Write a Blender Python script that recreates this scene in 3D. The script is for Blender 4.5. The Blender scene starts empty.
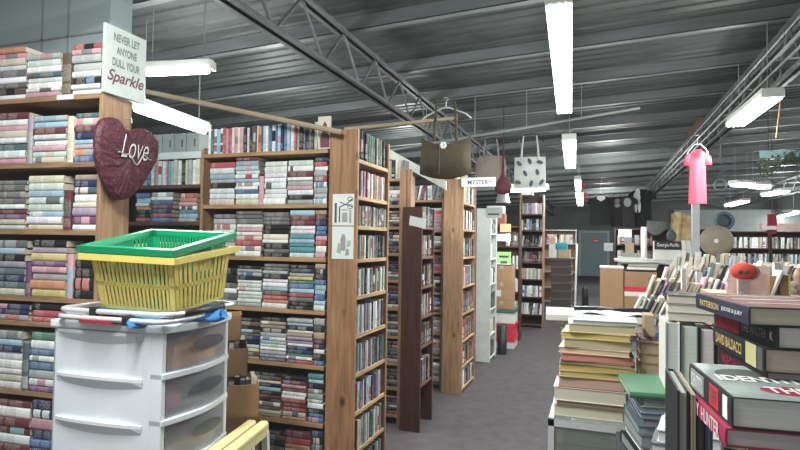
import bpy, bmesh, math, random
from mathutils import Vector as V, Matrix, Euler
random.seed(7)
C = bpy.context.scene.collection
SC = bpy.context.scene
PI = math.pi
# ------------------------------------------------------------------ camera
F = 561.0
CAMZ = 1.5
_Y = V((197., 19., F)).normalized()
_X = V((1600., 7., -F)); _X = (_X - _Y*_X.dot(_Y)).normalized()
_Z = _X.cross(_Y)
if _Z.y > 0: _Z = -_Z
def ray(px, py):
    c = V((px-400., py-225., F))
    return V((_X.dot(c), _Y.dot(c), _Z.dot(c)))
O = V((0, 0, CAMZ))
def atY(px, py, y): r = ray(px, py); return O + r*(y/r.y)
def atX(px, py, x): r = ray(px, py); return O + r*(x/r.x)
def atZ(px, py, z): r = ray(px, py); return O + r*((z-CAMZ)/r.z)
def D(px, py, d): return O + ray(px, py)*(d/F)
def tocam(p):
    q = V(p)-O
    return V((_X.x*q.x+_Y.x*q.y+_Z.x*q.z, _X.y*q.x+_Y.y*q.y+_Z.y*q.z, _X.z*q.x+_Y.z*q.y+_Z.z*q.z))
def proj(p):
    c = tocam(p); return (400+F*c.x/c.z, 225+F*c.y/c.z, c.z)
cam = bpy.data.cameras.new('camera'); camo = bpy.data.objects.new('camera', cam); C.objects.link(camo)
cam.sensor_width = 36; cam.lens = F*36/800; cam.clip_start = 0.02; cam.clip_end = 200
R = Matrix(((_X.x, -_X.y, -_X.z), (_Y.x, -_Y.y, -_Y.z), (_Z.x, -_Z.y, -_Z.z)))
camo.matrix_world = Matrix.Translation(O) @ R.to_4x4()
SC.camera = camo
# ------------------------------------------------------------------ materials
def nt(name):
    m = bpy.data.materials.new(name); m.use_nodes = True
    n = m.node_tree.nodes; return m, n, m.node_tree.links, n['Principled BSDF']
def rgba(c): return (c[0], c[1], c[2], 1)
def mat(name, col, rough=.6, metal=0, var=.12, scale=8, bump=0, stretch=(1, 1, 1), spec=.4):
    m, n, l, b = nt(name)
    tc = n.new('ShaderNodeTexCoord'); mp = n.new('ShaderNodeMapping'); mp.inputs['Scale'].default_value = stretch
    l.new(tc.outputs['Object'], mp.inputs[0])
    no = n.new('ShaderNodeTexNoise'); no.inputs['Scale'].default_value = scale; no.inputs['Detail'].default_value = 5
    l.new(mp.outputs[0], no.inputs['Vector'])
    mx = n.new('ShaderNodeMixRGB')
    mx.inputs[1].default_value = rgba([max(0, x*(1-var*1.6)) for x in col]); mx.inputs[2].default_value = rgba([min(1, x*(1+var*1.6)) for x in col])
    l.new(no.outputs['Fac'], mx.inputs[0]); l.new(mx.outputs[0], b.inputs['Base Color'])
    b.inputs['Roughness'].default_value = rough; b.inputs['Metallic'].default_value = metal
    b.inputs['Specular IOR Level'].default_value = spec
    if bump:
        bp = n.new('ShaderNodeBump'); bp.inputs['Strength'].default_value = bump; bp.inputs['Distance'].default_value = .01
        l.new(no.outputs['Fac'], bp.inputs['Height']); l.new(bp.outputs[0], b.inputs['Normal'])
    return m
def wood(name, col, axis, knots=True, rough=.6):
    m, n, l, b = nt(name)
    tc = n.new('ShaderNodeTexCoord'); mp = n.new('ShaderNodeMapping')
    s = [14, 14, 14]; s[axis] = 1.2; mp.inputs['Scale'].default_value = s
    l.new(tc.outputs['Object'], mp.inputs[0])
    no = n.new('ShaderNodeTexNoise'); no.inputs['Scale'].default_value = 3; no.inputs['Detail'].default_value = 6; no.inputs['Distortion'].default_value = .6
    l.new(mp.outputs[0], no.inputs['Vector'])
    cr = n.new('ShaderNodeValToRGB'); cr.color_ramp.elements[0].position = .3; cr.color_ramp.elements[1].position = .72
    cr.color_ramp.elements[0].color = rgba([x*.62 for x in col]); cr.color_ramp.elements[1].color = rgba([min(1, x*1.25) for x in col])
    l.new(no.outputs['Fac'], cr.inputs[0]); out = cr.outputs[0]
    if knots:
        mp2 = n.new('ShaderNodeMapping'); s2 = [7, 7, 7]; s2[axis] = 4.2; mp2.inputs['Scale'].default_value = s2
        l.new(tc.outputs['Object'], mp2.inputs[0])
        vo = n.new('ShaderNodeTexVoronoi'); vo.inputs['Scale'].default_value = 1.0; l.new(mp2.outputs[0], vo.inputs['Vector'])
        c2 = n.new('ShaderNodeValToRGB'); c2.color_ramp.elements[0].position = .05; c2.color_ramp.elements[1].position = .17
        c2.color_ramp.elements[0].color = (.25, .2, .17, 1); c2.color_ramp.elements[1].color = (1, 1, 1, 1)
        l.new(vo.outputs['Distance'], c2.inputs[0])
        mu = n.new('ShaderNodeMixRGB'); mu.blend_type = 'MULTIPLY'; mu.inputs[0].default_value = 1
        l.new(out, mu.inputs[1]); l.new(c2.outputs[0], mu.inputs[2]); out = mu.outputs[0]
    l.new(out, b.inputs['Base Color']); b.inputs['Roughness'].default_value = rough; b.inputs['Specular IOR Level'].default_value = .3
    return m
def emit(name, col, s):
    m, n, l, b = nt(name)
    b.inputs['Base Color'].default_value = rgba(col); b.inputs['Emission Color'].default_value = rgba(col); b.inputs['Emission Strength'].default_value = s
    return m
def see_through(name, col, fac, rough=.3):
    m, n, l, b = nt(name)
    b.inputs['Base Color'].default_value = rgba(col); b.inputs['Roughness'].default_value = rough
    t = n.new('ShaderNodeBsdfTransparent'); mx = n.new('ShaderNodeMixShader'); mx.inputs[0].default_value = fac
    l.new(t.outputs[0], mx.inputs[1]); l.new(b.outputs[0], mx.inputs[2]); l.new(mx.outputs[0], n['Material Output'].inputs[0])
    return m
def book_material():
    m, n, l, b = nt('book_print')
    at = n.new('ShaderNodeAttribute'); at.attribute_name = 'col'
    tc = n.new('ShaderNodeTexCoord')
    no = n.new('ShaderNodeTexNoise'); no.inputs['Scale'].default_value = 330; no.inputs['Detail'].default_value = 1
    l.new(tc.outputs['Object'], no.inputs['Vector'])
    th = n.new('ShaderNodeMath'); th.operation = 'GREATER_THAN'; th.inputs[1].default_value = .52; l.new(no.outputs['Fac'], th.inputs[0])
    inv = n.new('ShaderNodeMath'); inv.operation = 'SUBTRACT'; inv.inputs[0].default_value = 1; l.new(at.outputs['Alpha'], inv.inputs[1])
    mk = n.new('ShaderNodeMath'); mk.operation = 'MULTIPLY'; l.new(th.outputs[0], mk.inputs[0]); l.new(inv.outputs[0], mk.inputs[1])
    mk2 = n.new('ShaderNodeMath'); mk2.operation = 'MULTIPLY'; mk2.inputs[1].default_value = .36; l.new(mk.outputs[0], mk2.inputs[0]); mk = mk2
    bw = n.new('ShaderNodeRGBToBW'); l.new(at.outputs['Color'], bw.inputs[0])
    gt = n.new('ShaderNodeMath'); gt.operation = 'GREATER_THAN'; gt.inputs[1].default_value = .22; l.new(bw.outputs[0], gt.inputs[0])
    cc = n.new('ShaderNodeMixRGB'); cc.inputs[1].default_value = (.72, .68, .58, 1); cc.inputs[2].default_value = (.05, .05, .07, 1); l.new(gt.outputs[0], cc.inputs[0])
    mx = n.new('ShaderNodeMixRGB'); l.new(mk.outputs[0], mx.inputs[0]); l.new(at.outputs['Color'], mx.inputs[1]); l.new(cc.outputs[0], mx.inputs[2])
    l.new(mx.outputs[0], b.inputs['Base Color']); b.inputs['Roughness'].default_value = .6; b.inputs['Specular IOR Level'].default_value = .15
    return m
def pages_material():
    m, n, l, b = nt('paper_pages')
    at = n.new('ShaderNodeAttribute'); at.attribute_name = 'col'
    tc = n.new('ShaderNodeTexCoord'); mp = n.new('ShaderNodeMapping'); mp.inputs['Scale'].default_value = (4, 4, 600)
    l.new(tc.outputs['Object'], mp.inputs[0])
    no = n.new('ShaderNodeTexNoise'); no.inputs['Scale'].default_value = 1; no.inputs['Detail'].default_value = 3; l.new(mp.outputs[0], no.inputs['Vector'])
    mu = n.new('ShaderNodeMixRGB'); mu.blend_type = 'MULTIPLY'; mu.inputs[0].default_value = .35
    l.new(at.outputs['Color'], mu.inputs[1]); l.new(no.outputs['Fac'], mu.inputs[2]); l.new(mu.outputs[0], b.inputs['Base Color']); b.inputs['Roughness'].default_value = .9
    return m
M = {}
TAN = (.36, .215, .125)
M['wood_v'] = wood('pine_upright', TAN, 2); M['wood_x'] = wood('pine_shelf', (.42, .26, .14), 0, False); M['wood_y'] = wood('pine_shelf_side', (.46, .29, .155), 1, False)
M['red_v'] = wood('red_pine_upright', (.33, .175, .09), 2)
M['dark_v'] = wood('dark_stained_upright', (.085, .035, .025), 2); M['dark_x'] = wood('dark_stained_shelf', (.10, .05, .035), 0, False); M['dark_y'] = wood('dark_stained_shelf_side', (.14, .06, .04), 1, False)
M['a_v'] = wood('light_brown_upright', (.36, .22, .13), 2, False); M['a_x'] = wood('light_brown_shelf', (.33, .2, .115), 0, False)
M['white_paint'] = mat('white_paint', (.62, .65, .64), .5); M['black_back'] = mat('dark_backboard', (.05, .035, .03), .8)  # black_back: one even dark brown for most bookcase back panels
M['book'] = book_material(); M['pages'] = pages_material()
M['white'] = mat('white_plastic', (.70, .74, .78), .35, var=.03); M['offwhite'] = mat('off_white', (.66, .66, .62), .6); M['paper'] = mat('white_paper', (.68, .70, .70), .8, var=.04)
M['black'] = mat('black_plastic', (.015, .015, .017), .45); M['blackcloth'] = mat('black_cloth', (.014, .014, .016), .95, bump=.2, scale=40)
M['chrome'] = mat('brushed_aluminium', (.66, .66, .68), .35, .35, var=.04); M['steel'] = mat('grey_steel', (.34, .36, .36), .5, .3); M['galv'] = mat('galvanised_purlin', (.15, .165, .17), .5, .2, var=.3, scale=3, stretch=(.6, 6, 6))
M['joist'] = mat('grey_painted_joist', (.13, .14, .145), .55, .2, var=.25); M['rust'] = mat('rusty_steel', (.22, .11, .06), .8, var=.35)
M['green'] = mat('green_plastic', (.0, .27, .115), .35, var=.06); M['yellow'] = mat('yellow_plastic', (.78, .63, .16), .4, var=.06); M['paleyellow'] = mat('pale_yellow_plastic', (.72, .62, .30), .45, var=.06)
M['redfab'] = mat('red_fabric', (.30, .02, .04), .9); M['bluefab'] = mat('blue_fabric', (.03, .17, .42), .8, bump=.4, scale=25); M['card'] = mat('brown_cardboard', (.36, .215, .12), .85, var=.1); M['card2'] = mat('pale_cardboard', (.46, .34, .22), .85, var=.1)
M['pink'] = mat('coral_pink_cloth', (.56, .085, .13), .9, bump=.2, scale=14); M['teal'] = mat('teal_paint', (.03, .30, .38), .6); M['red'] = mat('red_print', (.62, .03, .05), .5); M['orange'] = mat('orange_red_plush', (.70, .075, .045), .85, bump=.3, scale=60)
M['tube'] = emit('fluorescent_tube', (.93, .98, 1), 6); M['tubefar'] = emit('fluorescent_tube_far', (.93, .98, 1), 6)
M['clear'] = see_through('frosted_drawer_plastic', (.45, .48, .51), .42); M['glass'] = see_through('display_glass', (.35, .42, .40), .22, .05)
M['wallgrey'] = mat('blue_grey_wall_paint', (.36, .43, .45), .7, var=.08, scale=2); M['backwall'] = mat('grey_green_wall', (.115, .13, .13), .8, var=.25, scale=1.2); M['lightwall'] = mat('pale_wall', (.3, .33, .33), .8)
M['greyblue'] = mat('blue_grey_door_paint', (.17, .235, .265), .5, var=.05); M['trimgrey'] = mat('pale_trim_paint', (.33, .37, .38), .5)
M['darktray'] = mat('dark_brown_crate', (.075, .06, .055), .6); M['olive'] = mat('olive_canvas', (.048, .038, .020), .9, bump=.3, scale=30); M['beige'] = mat('taupe_quilted_cloth', (.25, .195, .17), .9, bump=.4, scale=40); M['tote'] = mat('pale_canvas', (.48, .50, .48), .9, var=.05)
M['lime'] = mat('green_flyer_paper', (.35, .72, .22), .8); M['ink'] = mat('dark_ink', (.07, .08, .09), .8); M['greyink'] = mat('grey_green_ink', (.13, .19, .18), .8); M['plum'] = mat('plum_ink', (.16, .06, .09), .8); M['silver'] = mat('silver_wire', (.5, .47, .51), .35, .3)
M['skin'] = mat('pink_tan_print', (.55, .36, .30), .8); M['pinkwhite'] = mat('pinkish_white_lettering', (.72, .55, .56), .6); M['brick'] = mat('brick_red_lettering', (.34, .12, .09), .8); M['gold'] = mat('gold_lettering', (.62, .46, .17), .5); M['inkwhite'] = mat('white_lettering', (.8, .8, .78), .6); M['grey'] = mat('mid_grey', (.28, .29, .30), .6); M['pinkboard'] = mat('faded_pink_board', (.48, .34, .31), .8, var=.2, scale=20)
M['fanmesh'] = see_through('fan_grille_mesh', (.42, .38, .29), .55, .5); M['leaf'] = mat('dark_dry_leaves', (.035, .045, .03), .9); M['palewood'] = mat('pale_pole_wood', (.36, .275, .185), .7, var=.1)
def heart_mat():
    m, n, l, b = nt('burgundy_tinsel')
    tc = n.new('ShaderNodeTexCoord'); vo = n.new('ShaderNodeTexVoronoi'); vo.inputs['Scale'].default_value = 75; l.new(tc.outputs['Object'], vo.inputs['Vector'])
    cr = n.new('ShaderNodeValToRGB'); cr.color_ramp.elements[0].position = .09; cr.color_ramp.elements[1].position = .16
    cr.color_ramp.elements[0].color = (.40, .26, .31, 1); cr.color_ramp.elements[1].color = (.085, .016, .03, 1); l.new(vo.outputs['Distance'], cr.inputs[0]); l.new(cr.outputs[0], b.inputs['Base Color'])
    b.inputs['Roughness'].default_value = .6
    return m
M['heart'] = heart_mat()
def ceiling_mat():
    m, n, l, b = nt('weathered_steel_deck')
    tc = n.new('ShaderNodeTexCoord'); mp = n.new('ShaderNodeMapping'); mp.inputs['Scale'].default_value = (.35, 1.6, 1); l.new(tc.outputs['Object'], mp.inputs[0])
    no = n.new('ShaderNodeTexNoise'); no.inputs['Scale'].default_value = 1.6; no.inputs['Detail'].default_value = 8; no.inputs['Roughness'].default_value = .65; l.new(mp.outputs[0], no.inputs['Vector'])
    cr = n.new('ShaderNodeValToRGB'); e = cr.color_ramp.elements; e[0].position = .34; e[1].position = .74; e[0].color = (.030, .036, .037, 1); e[1].color = (.105, .118, .118, 1); l.new(no.outputs['Fac'], cr.inputs[0])
    mp2 = n.new('ShaderNodeMapping'); mp2.inputs['Scale'].default_value = (1.2, 3, 1); l.new(tc.outputs['Object'], mp2.inputs[0])
    n2 = n.new('ShaderNodeTexNoise'); n2.inputs['Scale'].default_value = 2.2; n2.inputs['Detail'].default_value = 10; n2.inputs['Roughness'].default_value = .75; l.new(mp2.outputs[0], n2.inputs['Vector'])
    c2 = n.new('ShaderNodeValToRGB'); c2.color_ramp.elements[0].position = .52; c2.color_ramp.elements[1].position = .64; c2.color_ramp.elements[0].color = (1, 1, 1, 1); c2.color_ramp.elements[1].color = (.42, .40, .37, 1); l.new(n2.outputs['Fac'], c2.inputs[0])
    mu = n.new('ShaderNodeMixRGB'); mu.blend_type = 'MULTIPLY'; mu.inputs[0].default_value = .9; l.new(cr.outputs[0], mu.inputs[1]); l.new(c2.outputs[0], mu.inputs[2]); l.new(mu.outputs[0], b.inputs['Base Color'])
    b.inputs['Roughness'].default_value = .6; b.inputs['Metallic'].default_value = .1
    return m
M['deck'] = ceiling_mat()
M['carpet'] = mat('grey_carpet', (.078, .070, .074), .97, var=.22, scale=9, bump=.25, spec=.1)
# ------------------------------------------------------------------ mesh helpers
class MB:
    def __init__(s): s.v = []; s.f = []; s.m = []; s.c = []
    def poly(s, vs, fs, m=0, col=(1, 1, 1, 1)):
        b = len(s.v); s.v += [V(x) for x in vs]
        for f in fs: s.f.append([b+i for i in f]); s.m.append(m); s.c.append(col)
        return s
    def obox(s, o, a, b, c, m=0, col=(1, 1, 1, 1)):
        o, a, b, c = V(o), V(a), V(b), V(c)
        vs = [o, o+a, o+a+b, o+b, o+c, o+a+c, o+a+b+c, o+b+c]
        return s.poly(vs, [(0, 3, 2, 1), (4, 5, 6, 7), (0, 1, 5, 4), (1, 2, 6, 5), (2, 3, 7, 6), (3, 0, 4, 7)], m, col)
    def box(s, lo, hi, m=0, col=(1, 1, 1, 1)):
        return s.obox(lo, (hi[0]-lo[0], 0, 0), (0, hi[1]-lo[1], 0), (0, 0, hi[2]-lo[2]), m, col)
    def tube(s, pts, r, n=8, closed=False, m=0, col=(1, 1, 1, 1), caps=True):
        pts = [V(p) for p in pts]; k = len(pts); rs = r if isinstance(r, (list, tuple)) else [r]*k
        base = len(s.v); up = None
        for i, p in enumerate(pts):
            if closed: t = pts[(i+1) % k]-pts[i-1]
            else: t = pts[min(i+1, k-1)]-pts[max(i-1, 0)]
            t.normalize()
            if up is None: up = V((0, 0, 1)) if abs(t.z) < .9 else V((1, 0, 0))
            a = t.cross(up)
            if a.length < 1e-4: a = t.cross(V((0, 1, 0)))
            a.normalize(); b = a.cross(t); up = b
            for j in range(n):
                q = 2*PI*j/n; s.v.append(p+a*(math.cos(q)*rs[i])+b*(math.sin(q)*rs[i]))
        for i in range(k if closed else k-1):
            for j in range(n):
                i2 = (i+1) % k
                s.f.append([base+i*n+j, base+i*n+(j+1) % n, base+i2*n+(j+1) % n, base+i2*n+j]); s.m.append(m); s.c.append(col)
        if not closed and caps:
            s.f.append([base+j for j in range(n)][::-1]); s.m.append(m); s.c.append(col)
            s.f.append([base+(k-1)*n+j for j in range(n)]); s.m.append(m); s.c.append(col)
        return s
    def lathe(s, c, prof, n=20, axis=(0, 0, 1), m=0, caps=True, sc=(1, 1)):
        c = V(c); ax = V(axis).normalized(); a = ax.cross(V((0, 1, 0)) if abs(ax.y) < .9 else V((1, 0, 0))).normalized(); b = ax.cross(a)
        base = len(s.v)
        for r, h in prof:
            for j in range(n):
                q = 2*PI*j/n; s.v.append(c+a*(math.cos(q)*r*sc[0])+b*(math.sin(q)*r*sc[1])+ax*h)
        for i in range(len(prof)-1):
            for j in range(n):
                s.f.append([base+i*n+j, base+i*n+(j+1) % n, base+(i+1)*n+(j+1) % n, base+(i+1)*n+j]); s.m.append(m); s.c.append((1, 1, 1, 1))
        if caps:
            s.f.append([base+j for j in range(n)][::-1]); s.m.append(m); s.c.append((1, 1, 1, 1))
            k = len(prof)-1; s.f.append([base+k*n+j for j in range(n)]); s.m.append(m); s.c.append((1, 1, 1, 1))
        return s
    def prism(s, pts, d, m=0, col=(1, 1, 1, 1)):
        k = len(pts); d = V(d); vs = [V(p) for p in pts]+[V(p)+d for p in pts]
        fs = [list(range(k))[::-1], [k+i for i in range(k)]]+[(i, (i+1) % k, k+(i+1) % k, k+i) for i in range(k)]
        return s.poly(vs, fs, m, col)
    def grid(s, fn, nu, nv, m=0, col=(1, 1, 1, 1)):
        vs = [fn(i/nu, j/nv) for j in range(nv+1) for i in range(nu+1)]
        fs = [(j*(nu+1)+i, j*(nu+1)+i+1, (j+1)*(nu+1)+i+1, (j+1)*(nu+1)+i) for j in range(nv) for i in range(nu)]
        return s.poly(vs, fs, m, col)
    def xf(s, mt): s.v = [mt @ p for p in s.v]; return s
    def ext(s, o):
        b = len(s.v); s.v += o.v; s.f += [[b+i for i in f] for f in o.f]; s.m += o.m; s.c += o.c; return s
WL = {}
def build(name, mb, mats, parent=None, loc=None, smooth=False, bevel=0, cols=False):
    if not isinstance(mats, (list, tuple)): mats = [mats]
    if parent is not None: o0 = WL[parent.name]
    elif loc is not None: o0 = V(loc)
    else:
        xs = [p.x for p in mb.v]; ys = [p.y for p in mb.v]; zs = [p.z for p in mb.v]
        o0 = V(((min(xs)+max(xs))/2, (min(ys)+max(ys))/2, min(zs)))
    me = bpy.data.meshes.new(name); me.from_pydata([p-o0 for p in mb.v], [], mb.f)
    for x in mats: me.materials.append(x)
    me.polygons.foreach_set('material_index', mb.m)
    if smooth: me.polygons.foreach_set('use_smooth', [True]*len(me.polygons))
    if cols:
        ca = me.color_attributes.new('col', 'FLOAT_COLOR', 'CORNER'); data = []
        for p in me.polygons: data += list(mb.c[p.index])*p.loop_total
        ca.data.foreach_set('color', data)
    bm = bmesh.new(); bm.from_mesh(me); bmesh.ops.recalc_face_normals(bm, faces=bm.faces); bm.to_mesh(me); bm.free(); me.update()
    o = bpy.data.objects.new(name, me); C.objects.link(o)
    if parent is not None: o.parent = parent
    else: o.location = o0
    WL[o.name] = o0.copy()
    if bevel:
        md = o.modifiers.new('bevel', 'BEVEL'); md.width = bevel; md.segments = 2; md.limit_method = 'ANGLE'
    return o
def tag(o, label, cat, group=None):
    o['label'] = label; o['category'] = cat
    if group: o['group'] = group
    return o
def thing(name, label, cat, loc, group=None):
    o = bpy.data.objects.new(name, None); C.objects.link(o); o.location = loc; o.empty_display_size = .1
    WL[o.name] = V(loc); return tag(o, label, cat, group)
def single(name, mb, mats, label, cat, group=None, **k): return tag(build(name, mb, mats, **k), label, cat, group)
def struct(name, mb, mats, **k):
    o = build(name, mb, mats, **k)
    if k.get('parent') is None: o['kind'] = 'structure'
    return o
def text(name, s, o, right, up, width, height, m, parent=None, shear=0, thick=.0006, bold=0):
    cu = bpy.data.curves.new('t', 'FONT'); cu.body = s; cu.shear = shear; cu.offset = bold; cu.align_x = 'CENTER'; cu.extrude = 0
    ob = bpy.data.objects.new('t', cu); C.objects.link(ob); bpy.context.view_layer.update()
    me = bpy.data.meshes.new_from_object(ob.evaluated_get(bpy.context.evaluated_depsgraph_get()))
    bpy.data.objects.remove(ob); bpy.data.curves.remove(cu)
    xs = [v.co.x for v in me.vertices]; ys = [v.co.y for v in me.vertices]
    cx, cy = (min(xs)+max(xs))/2, (min(ys)+max(ys))/2; sx = width/(max(xs)-min(xs)); sy = height/(max(ys)-min(ys))
    o, right, up = V(o), V(right).normalized(), V(up).normalized(); nrm = right.cross(up).normalized()
    mb = MB(); mb.poly([o+right*((v.co.x-cx)*sx)+up*((v.co.y-cy)*sy)+nrm*thick for v in me.vertices], [list(p.vertices) for p in me.polygons])
    bpy.data.meshes.remove(me)
    return build(name, mb, m, parent)
UP = V((0, 0, 1))
# ------------------------------------------------------------------ books
COL = dict(w=((.76, .77, .76), 'white'), c=((.70, .62, .45), 'cream'), k=((.022, .022, .027), 'black'), g=((.14, .145, .155), 'dark grey'), G=((.40, .42, .42), 'light grey'), r=((.52, .045, .06), 'red'),
           R=((.19, .03, .045), 'maroon'), p=((.70, .30, .37), 'pink'), P=((.20, .06, .22), 'purple'), l=((.42, .31, .45), 'lilac'), b=((.05, .16, .40), 'blue'), B=((.025, .04, .14), 'navy'),
           s=((.30, .54, .68), 'sky blue'), t=((.05, .29, .36), 'teal'), T=((.07, .15, .18), 'dark teal'), n=((.07, .25, .14), 'green'), m=((.56, .66, .62), 'pale green'), y=((.68, .54, .12), 'yellow'),
           o=((.68, .24, .09), 'orange'), u=((.15, .085, .055), 'brown'), a=((.42, .30, .18), 'tan'), Y=((.45, .38, .12), 'mustard'))
def dull(c, k=.34):
    g = .3*c[0]+.5*c[1]+.2*c[2]
    return tuple(x*(1-k)+g*k for x in c)
COL = {a: (dull(c), b) for a, (c, b) in COL.items()}
PAGE = (.47, .42, .33)
ORD = ['', 'first', 'second', 'third', 'fourth', 'fifth', 'sixth', 'seventh', 'eighth', 'ninth', 'tenth', 'eleventh', 'twelfth', 'thirteenth', 'fourteenth', 'fifteenth', 'sixteenth', 'seventeenth', 'eighteenth', 'nineteenth']
TENS = {2: ('twenty', 'twentieth'), 3: ('thirty', 'thirtieth'), 4: ('forty', 'fortieth'), 5: ('fifty', 'fiftieth')}
def ordn(i):
    if i < 20: return ORD[i]
    t, u = divmod(i, 10); return TENS[t][1] if u == 0 else TENS[t][0]+'-'+ORD[u]
BOOKS = []
def jit(c, a=.12):
    k = 1+random.uniform(-a, a); return tuple(max(.005, min(.9, x*k*(1+random.uniform(-.05, .05)))) for x in c)
def book_geo(mb, o, L, T, Dv, col, spine_face=True, plain=False):
    """o = spine corner, L along the spine, T through the thickness, Dv from the spine into the pages"""
    o, L, T, Dv = V(o), V(L), V(T), V(Dv)
    c1 = tuple(col)+(1,); c0 = tuple(col)+(0,)
    bul = -Dv.normalized()*min(.005, T.length*.28)
    r = random.Random(int(o.x*9973+o.y*7919+o.z*6101))
    if plain: cuts = [0, 1]; pr = [0]
    else:
        a = r.uniform(.05, .12); b = a+r.uniform(.12, .3); c = b+r.uniform(.04, .1); d = min(.9, c+r.uniform(.25, .42)); cuts = [0, a, b, c, d, 1]; pr = [0, 1, 0, 1, 0]
        if r.random() < .25: pr = [0, 1, 0, 0, 0]
    alt = None
    if not plain and r.random() < .3: alt = jit(COL[r.choice('wcksrGgbp')][0])
    for i in range(len(cuts)-1):
        p, q = o+L*cuts[i], o+L*cuts[i+1]
        cc = c0 if pr[i] else c1
        if alt and i == (3 if r.random() < .6 else 1): cc = tuple(alt)+(cc[3],)
        mb.poly([p, q, q+T*.18+bul*.75, p+T*.18+bul*.75, q+T*.5+bul, p+T*.5+bul, q+T*.82+bul*.75, p+T*.82+bul*.75, q+T, p+T], [(0, 1, 2, 3), (3, 2, 4, 5), (5, 4, 6, 7), (7, 6, 8, 9)], 0, cc)
    mb.poly([o, o+L, o+L+Dv, o+Dv, o+T, o+L+T, o+L+Dv+T, o+Dv+T], [(0, 1, 2, 3), (4, 5, 6, 7)], 0, c1)
    lu = L.normalized()*.002; du = Dv.normalized(); tu = T*.06
    pg = jit(PAGE)+(1,)
    mb.obox(o+lu+du*.001+tu, L-2*lu, T-2*tu, Dv-du*.003, 0, pg)
def book(o, L, T, Dv, code, label, group, kind='paperback'):
    BOOKS.append(dict(o=V(o), L=V(L), T=V(T), D=V(Dv), col=jit(COL[code][0]), label=label, group=group, cn=COL[code][1]))
class Case:
    """a bookcase: o = front lower left corner, u = along the front, v = away from the viewer of its front"""
    def __init__(s, o, u, v, w, d): s.o, s.u, s.v, s.w, s.d = V(o), V(u).normalized(), V(v).normalized(), w, d
    def P(s, a, b, c): return s.o+s.u*a+s.v*b+UP*c
    def hit(s, px, py):
        r = ray(px, py); n = s.v; t = (s.o-O).dot(n)/r.dot(n); p = O+r*t; return (p-s.o).dot(s.u), p.z-s.o.z
    def panel(s, name, a0, a1, b0, b1, c0, c1, m, root): return build(name, MB().obox(s.P(a0, b0, c0), s.u*(a1-a0), s.v*(b1-b0), UP*(c1-c0)), m, root, bevel=.002)
    def frame(s, name, label, top, shelves, mu, ms, left=True, right=True, t=.02, st=.024, mback=None, group=None, topboard=False):
        root = thing(name, label, 'bookcase', s.P(s.w/2, s.d/2, 0), group)
        if left: s.panel('side_panel', 0, t, 0, s.d, 0, top, mu, root)
        if right: s.panel('side_panel', s.w-t, s.w, 0, s.d, 0, top, mu, root)
        for z in shelves: s.panel('shelf', t, s.w-t, .004, s.d-.012, z-st, z, ms, root)
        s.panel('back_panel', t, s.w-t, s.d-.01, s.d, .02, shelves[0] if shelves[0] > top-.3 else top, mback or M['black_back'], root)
        s.root = root; return root
    def stack(s, z, a0, a1, ztop, code, where, group, inset=.008, depth=.105, clip=True):
        n = len(code); th = [random.uniform(.75, 1.25) for _ in code]; k = (ztop-z)/sum(th); c = ztop
        for i, ch in enumerate(code):
            t = th[i]*k; c -= t; da = random.uniform(0, .009); sh = random.uniform(-.004, .004)
            b = inset+random.uniform(0, .012)
            book(s.P(a0+da*.5+sh, b, c+.0004), s.u*(a1-a0-da), UP*(t-.0016), s.v*min(depth, s.d-b-.016), ch, '%s paperback lying %s from top in %s' % (COL[ch][1], ordn(i+1), where), group)
    def uprights(s, z, a0, a1, code, where, group, h=.17, inset=.01, depth=.105, lean=0, hv=.012):
        n = len(code); th = [random.uniform(.65, 1.35) for _ in code]; k = (a1-a0)/sum(th); a = a0
        for i, ch in enumerate(code):
            t = th[i]*k; hh = h*(1+random.uniform(-hv, hv)*3); b = inset+random.uniform(0, .014)
            l = random.uniform(-.3, 1)*lean
            book(s.P(a+.0005, b, z), (UP+s.u*l).normalized()*hh, s.u*(t-.0016), s.v*min(depth, s.d-b-.012), ch, '%s paperback standing %s from left %s' % (COL[ch][1], ordn(i+1), where), group)
            a += t
    def pxrow(s, z, py, items, where, group):
        """items: (x0, x1, ytop, colours) read along the shelf"""
        k = 0
        for (x0, x1, yt, code) in items:
            a0, _ = s.hit(x0, py); a1, _ = s.hit(x1, py); _, zt = s.hit((x0+x1)/2, yt); a1 = min(a1, s.w-.022)
            if len(code) == 1 and x1-x0 < 12:
                b = .008; book(s.P(a0, b, z), UP*(zt-z), s.u*(a1-a0), s.v*.1, code, '%s paperback standing upright between stacks %s, right of stack %s' % (COL[code][1], where, ['zero', 'one', 'two', 'three', 'four', 'five'][k]), group)
            else:
                k += 1; s.stack(z, a0, a1, zt, code, '%s stack, %s' % (ordn(k), where), group)
PAL = 'kkgggGwwwcBbrRputsao'
DARK = 'kkkkkgggBBRRuGtTw'
MID = 'kgGwwcbBrRtsuapmly'
def rnd(pal, n): return ''.join(random.choice(pal) for _ in range(n))
def fill_stacks(cs, z, a0, a1, hgt, pal, where, group, n=8, lw=.168):
    a = a0; k = 0; cnt = max(1, int((a1-a0)/lw+.5)); lw = (a1-a0)/cnt
    while k < cnt:
        k += 1; h = hgt*random.uniform(.8, 1); cs.stack(z, a, min(a+lw-.004, a1), z+h, rnd(pal, n+random.randint(-1, 1)), '%s stack, %s' % (ordn(k), where), group); a += lw
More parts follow.
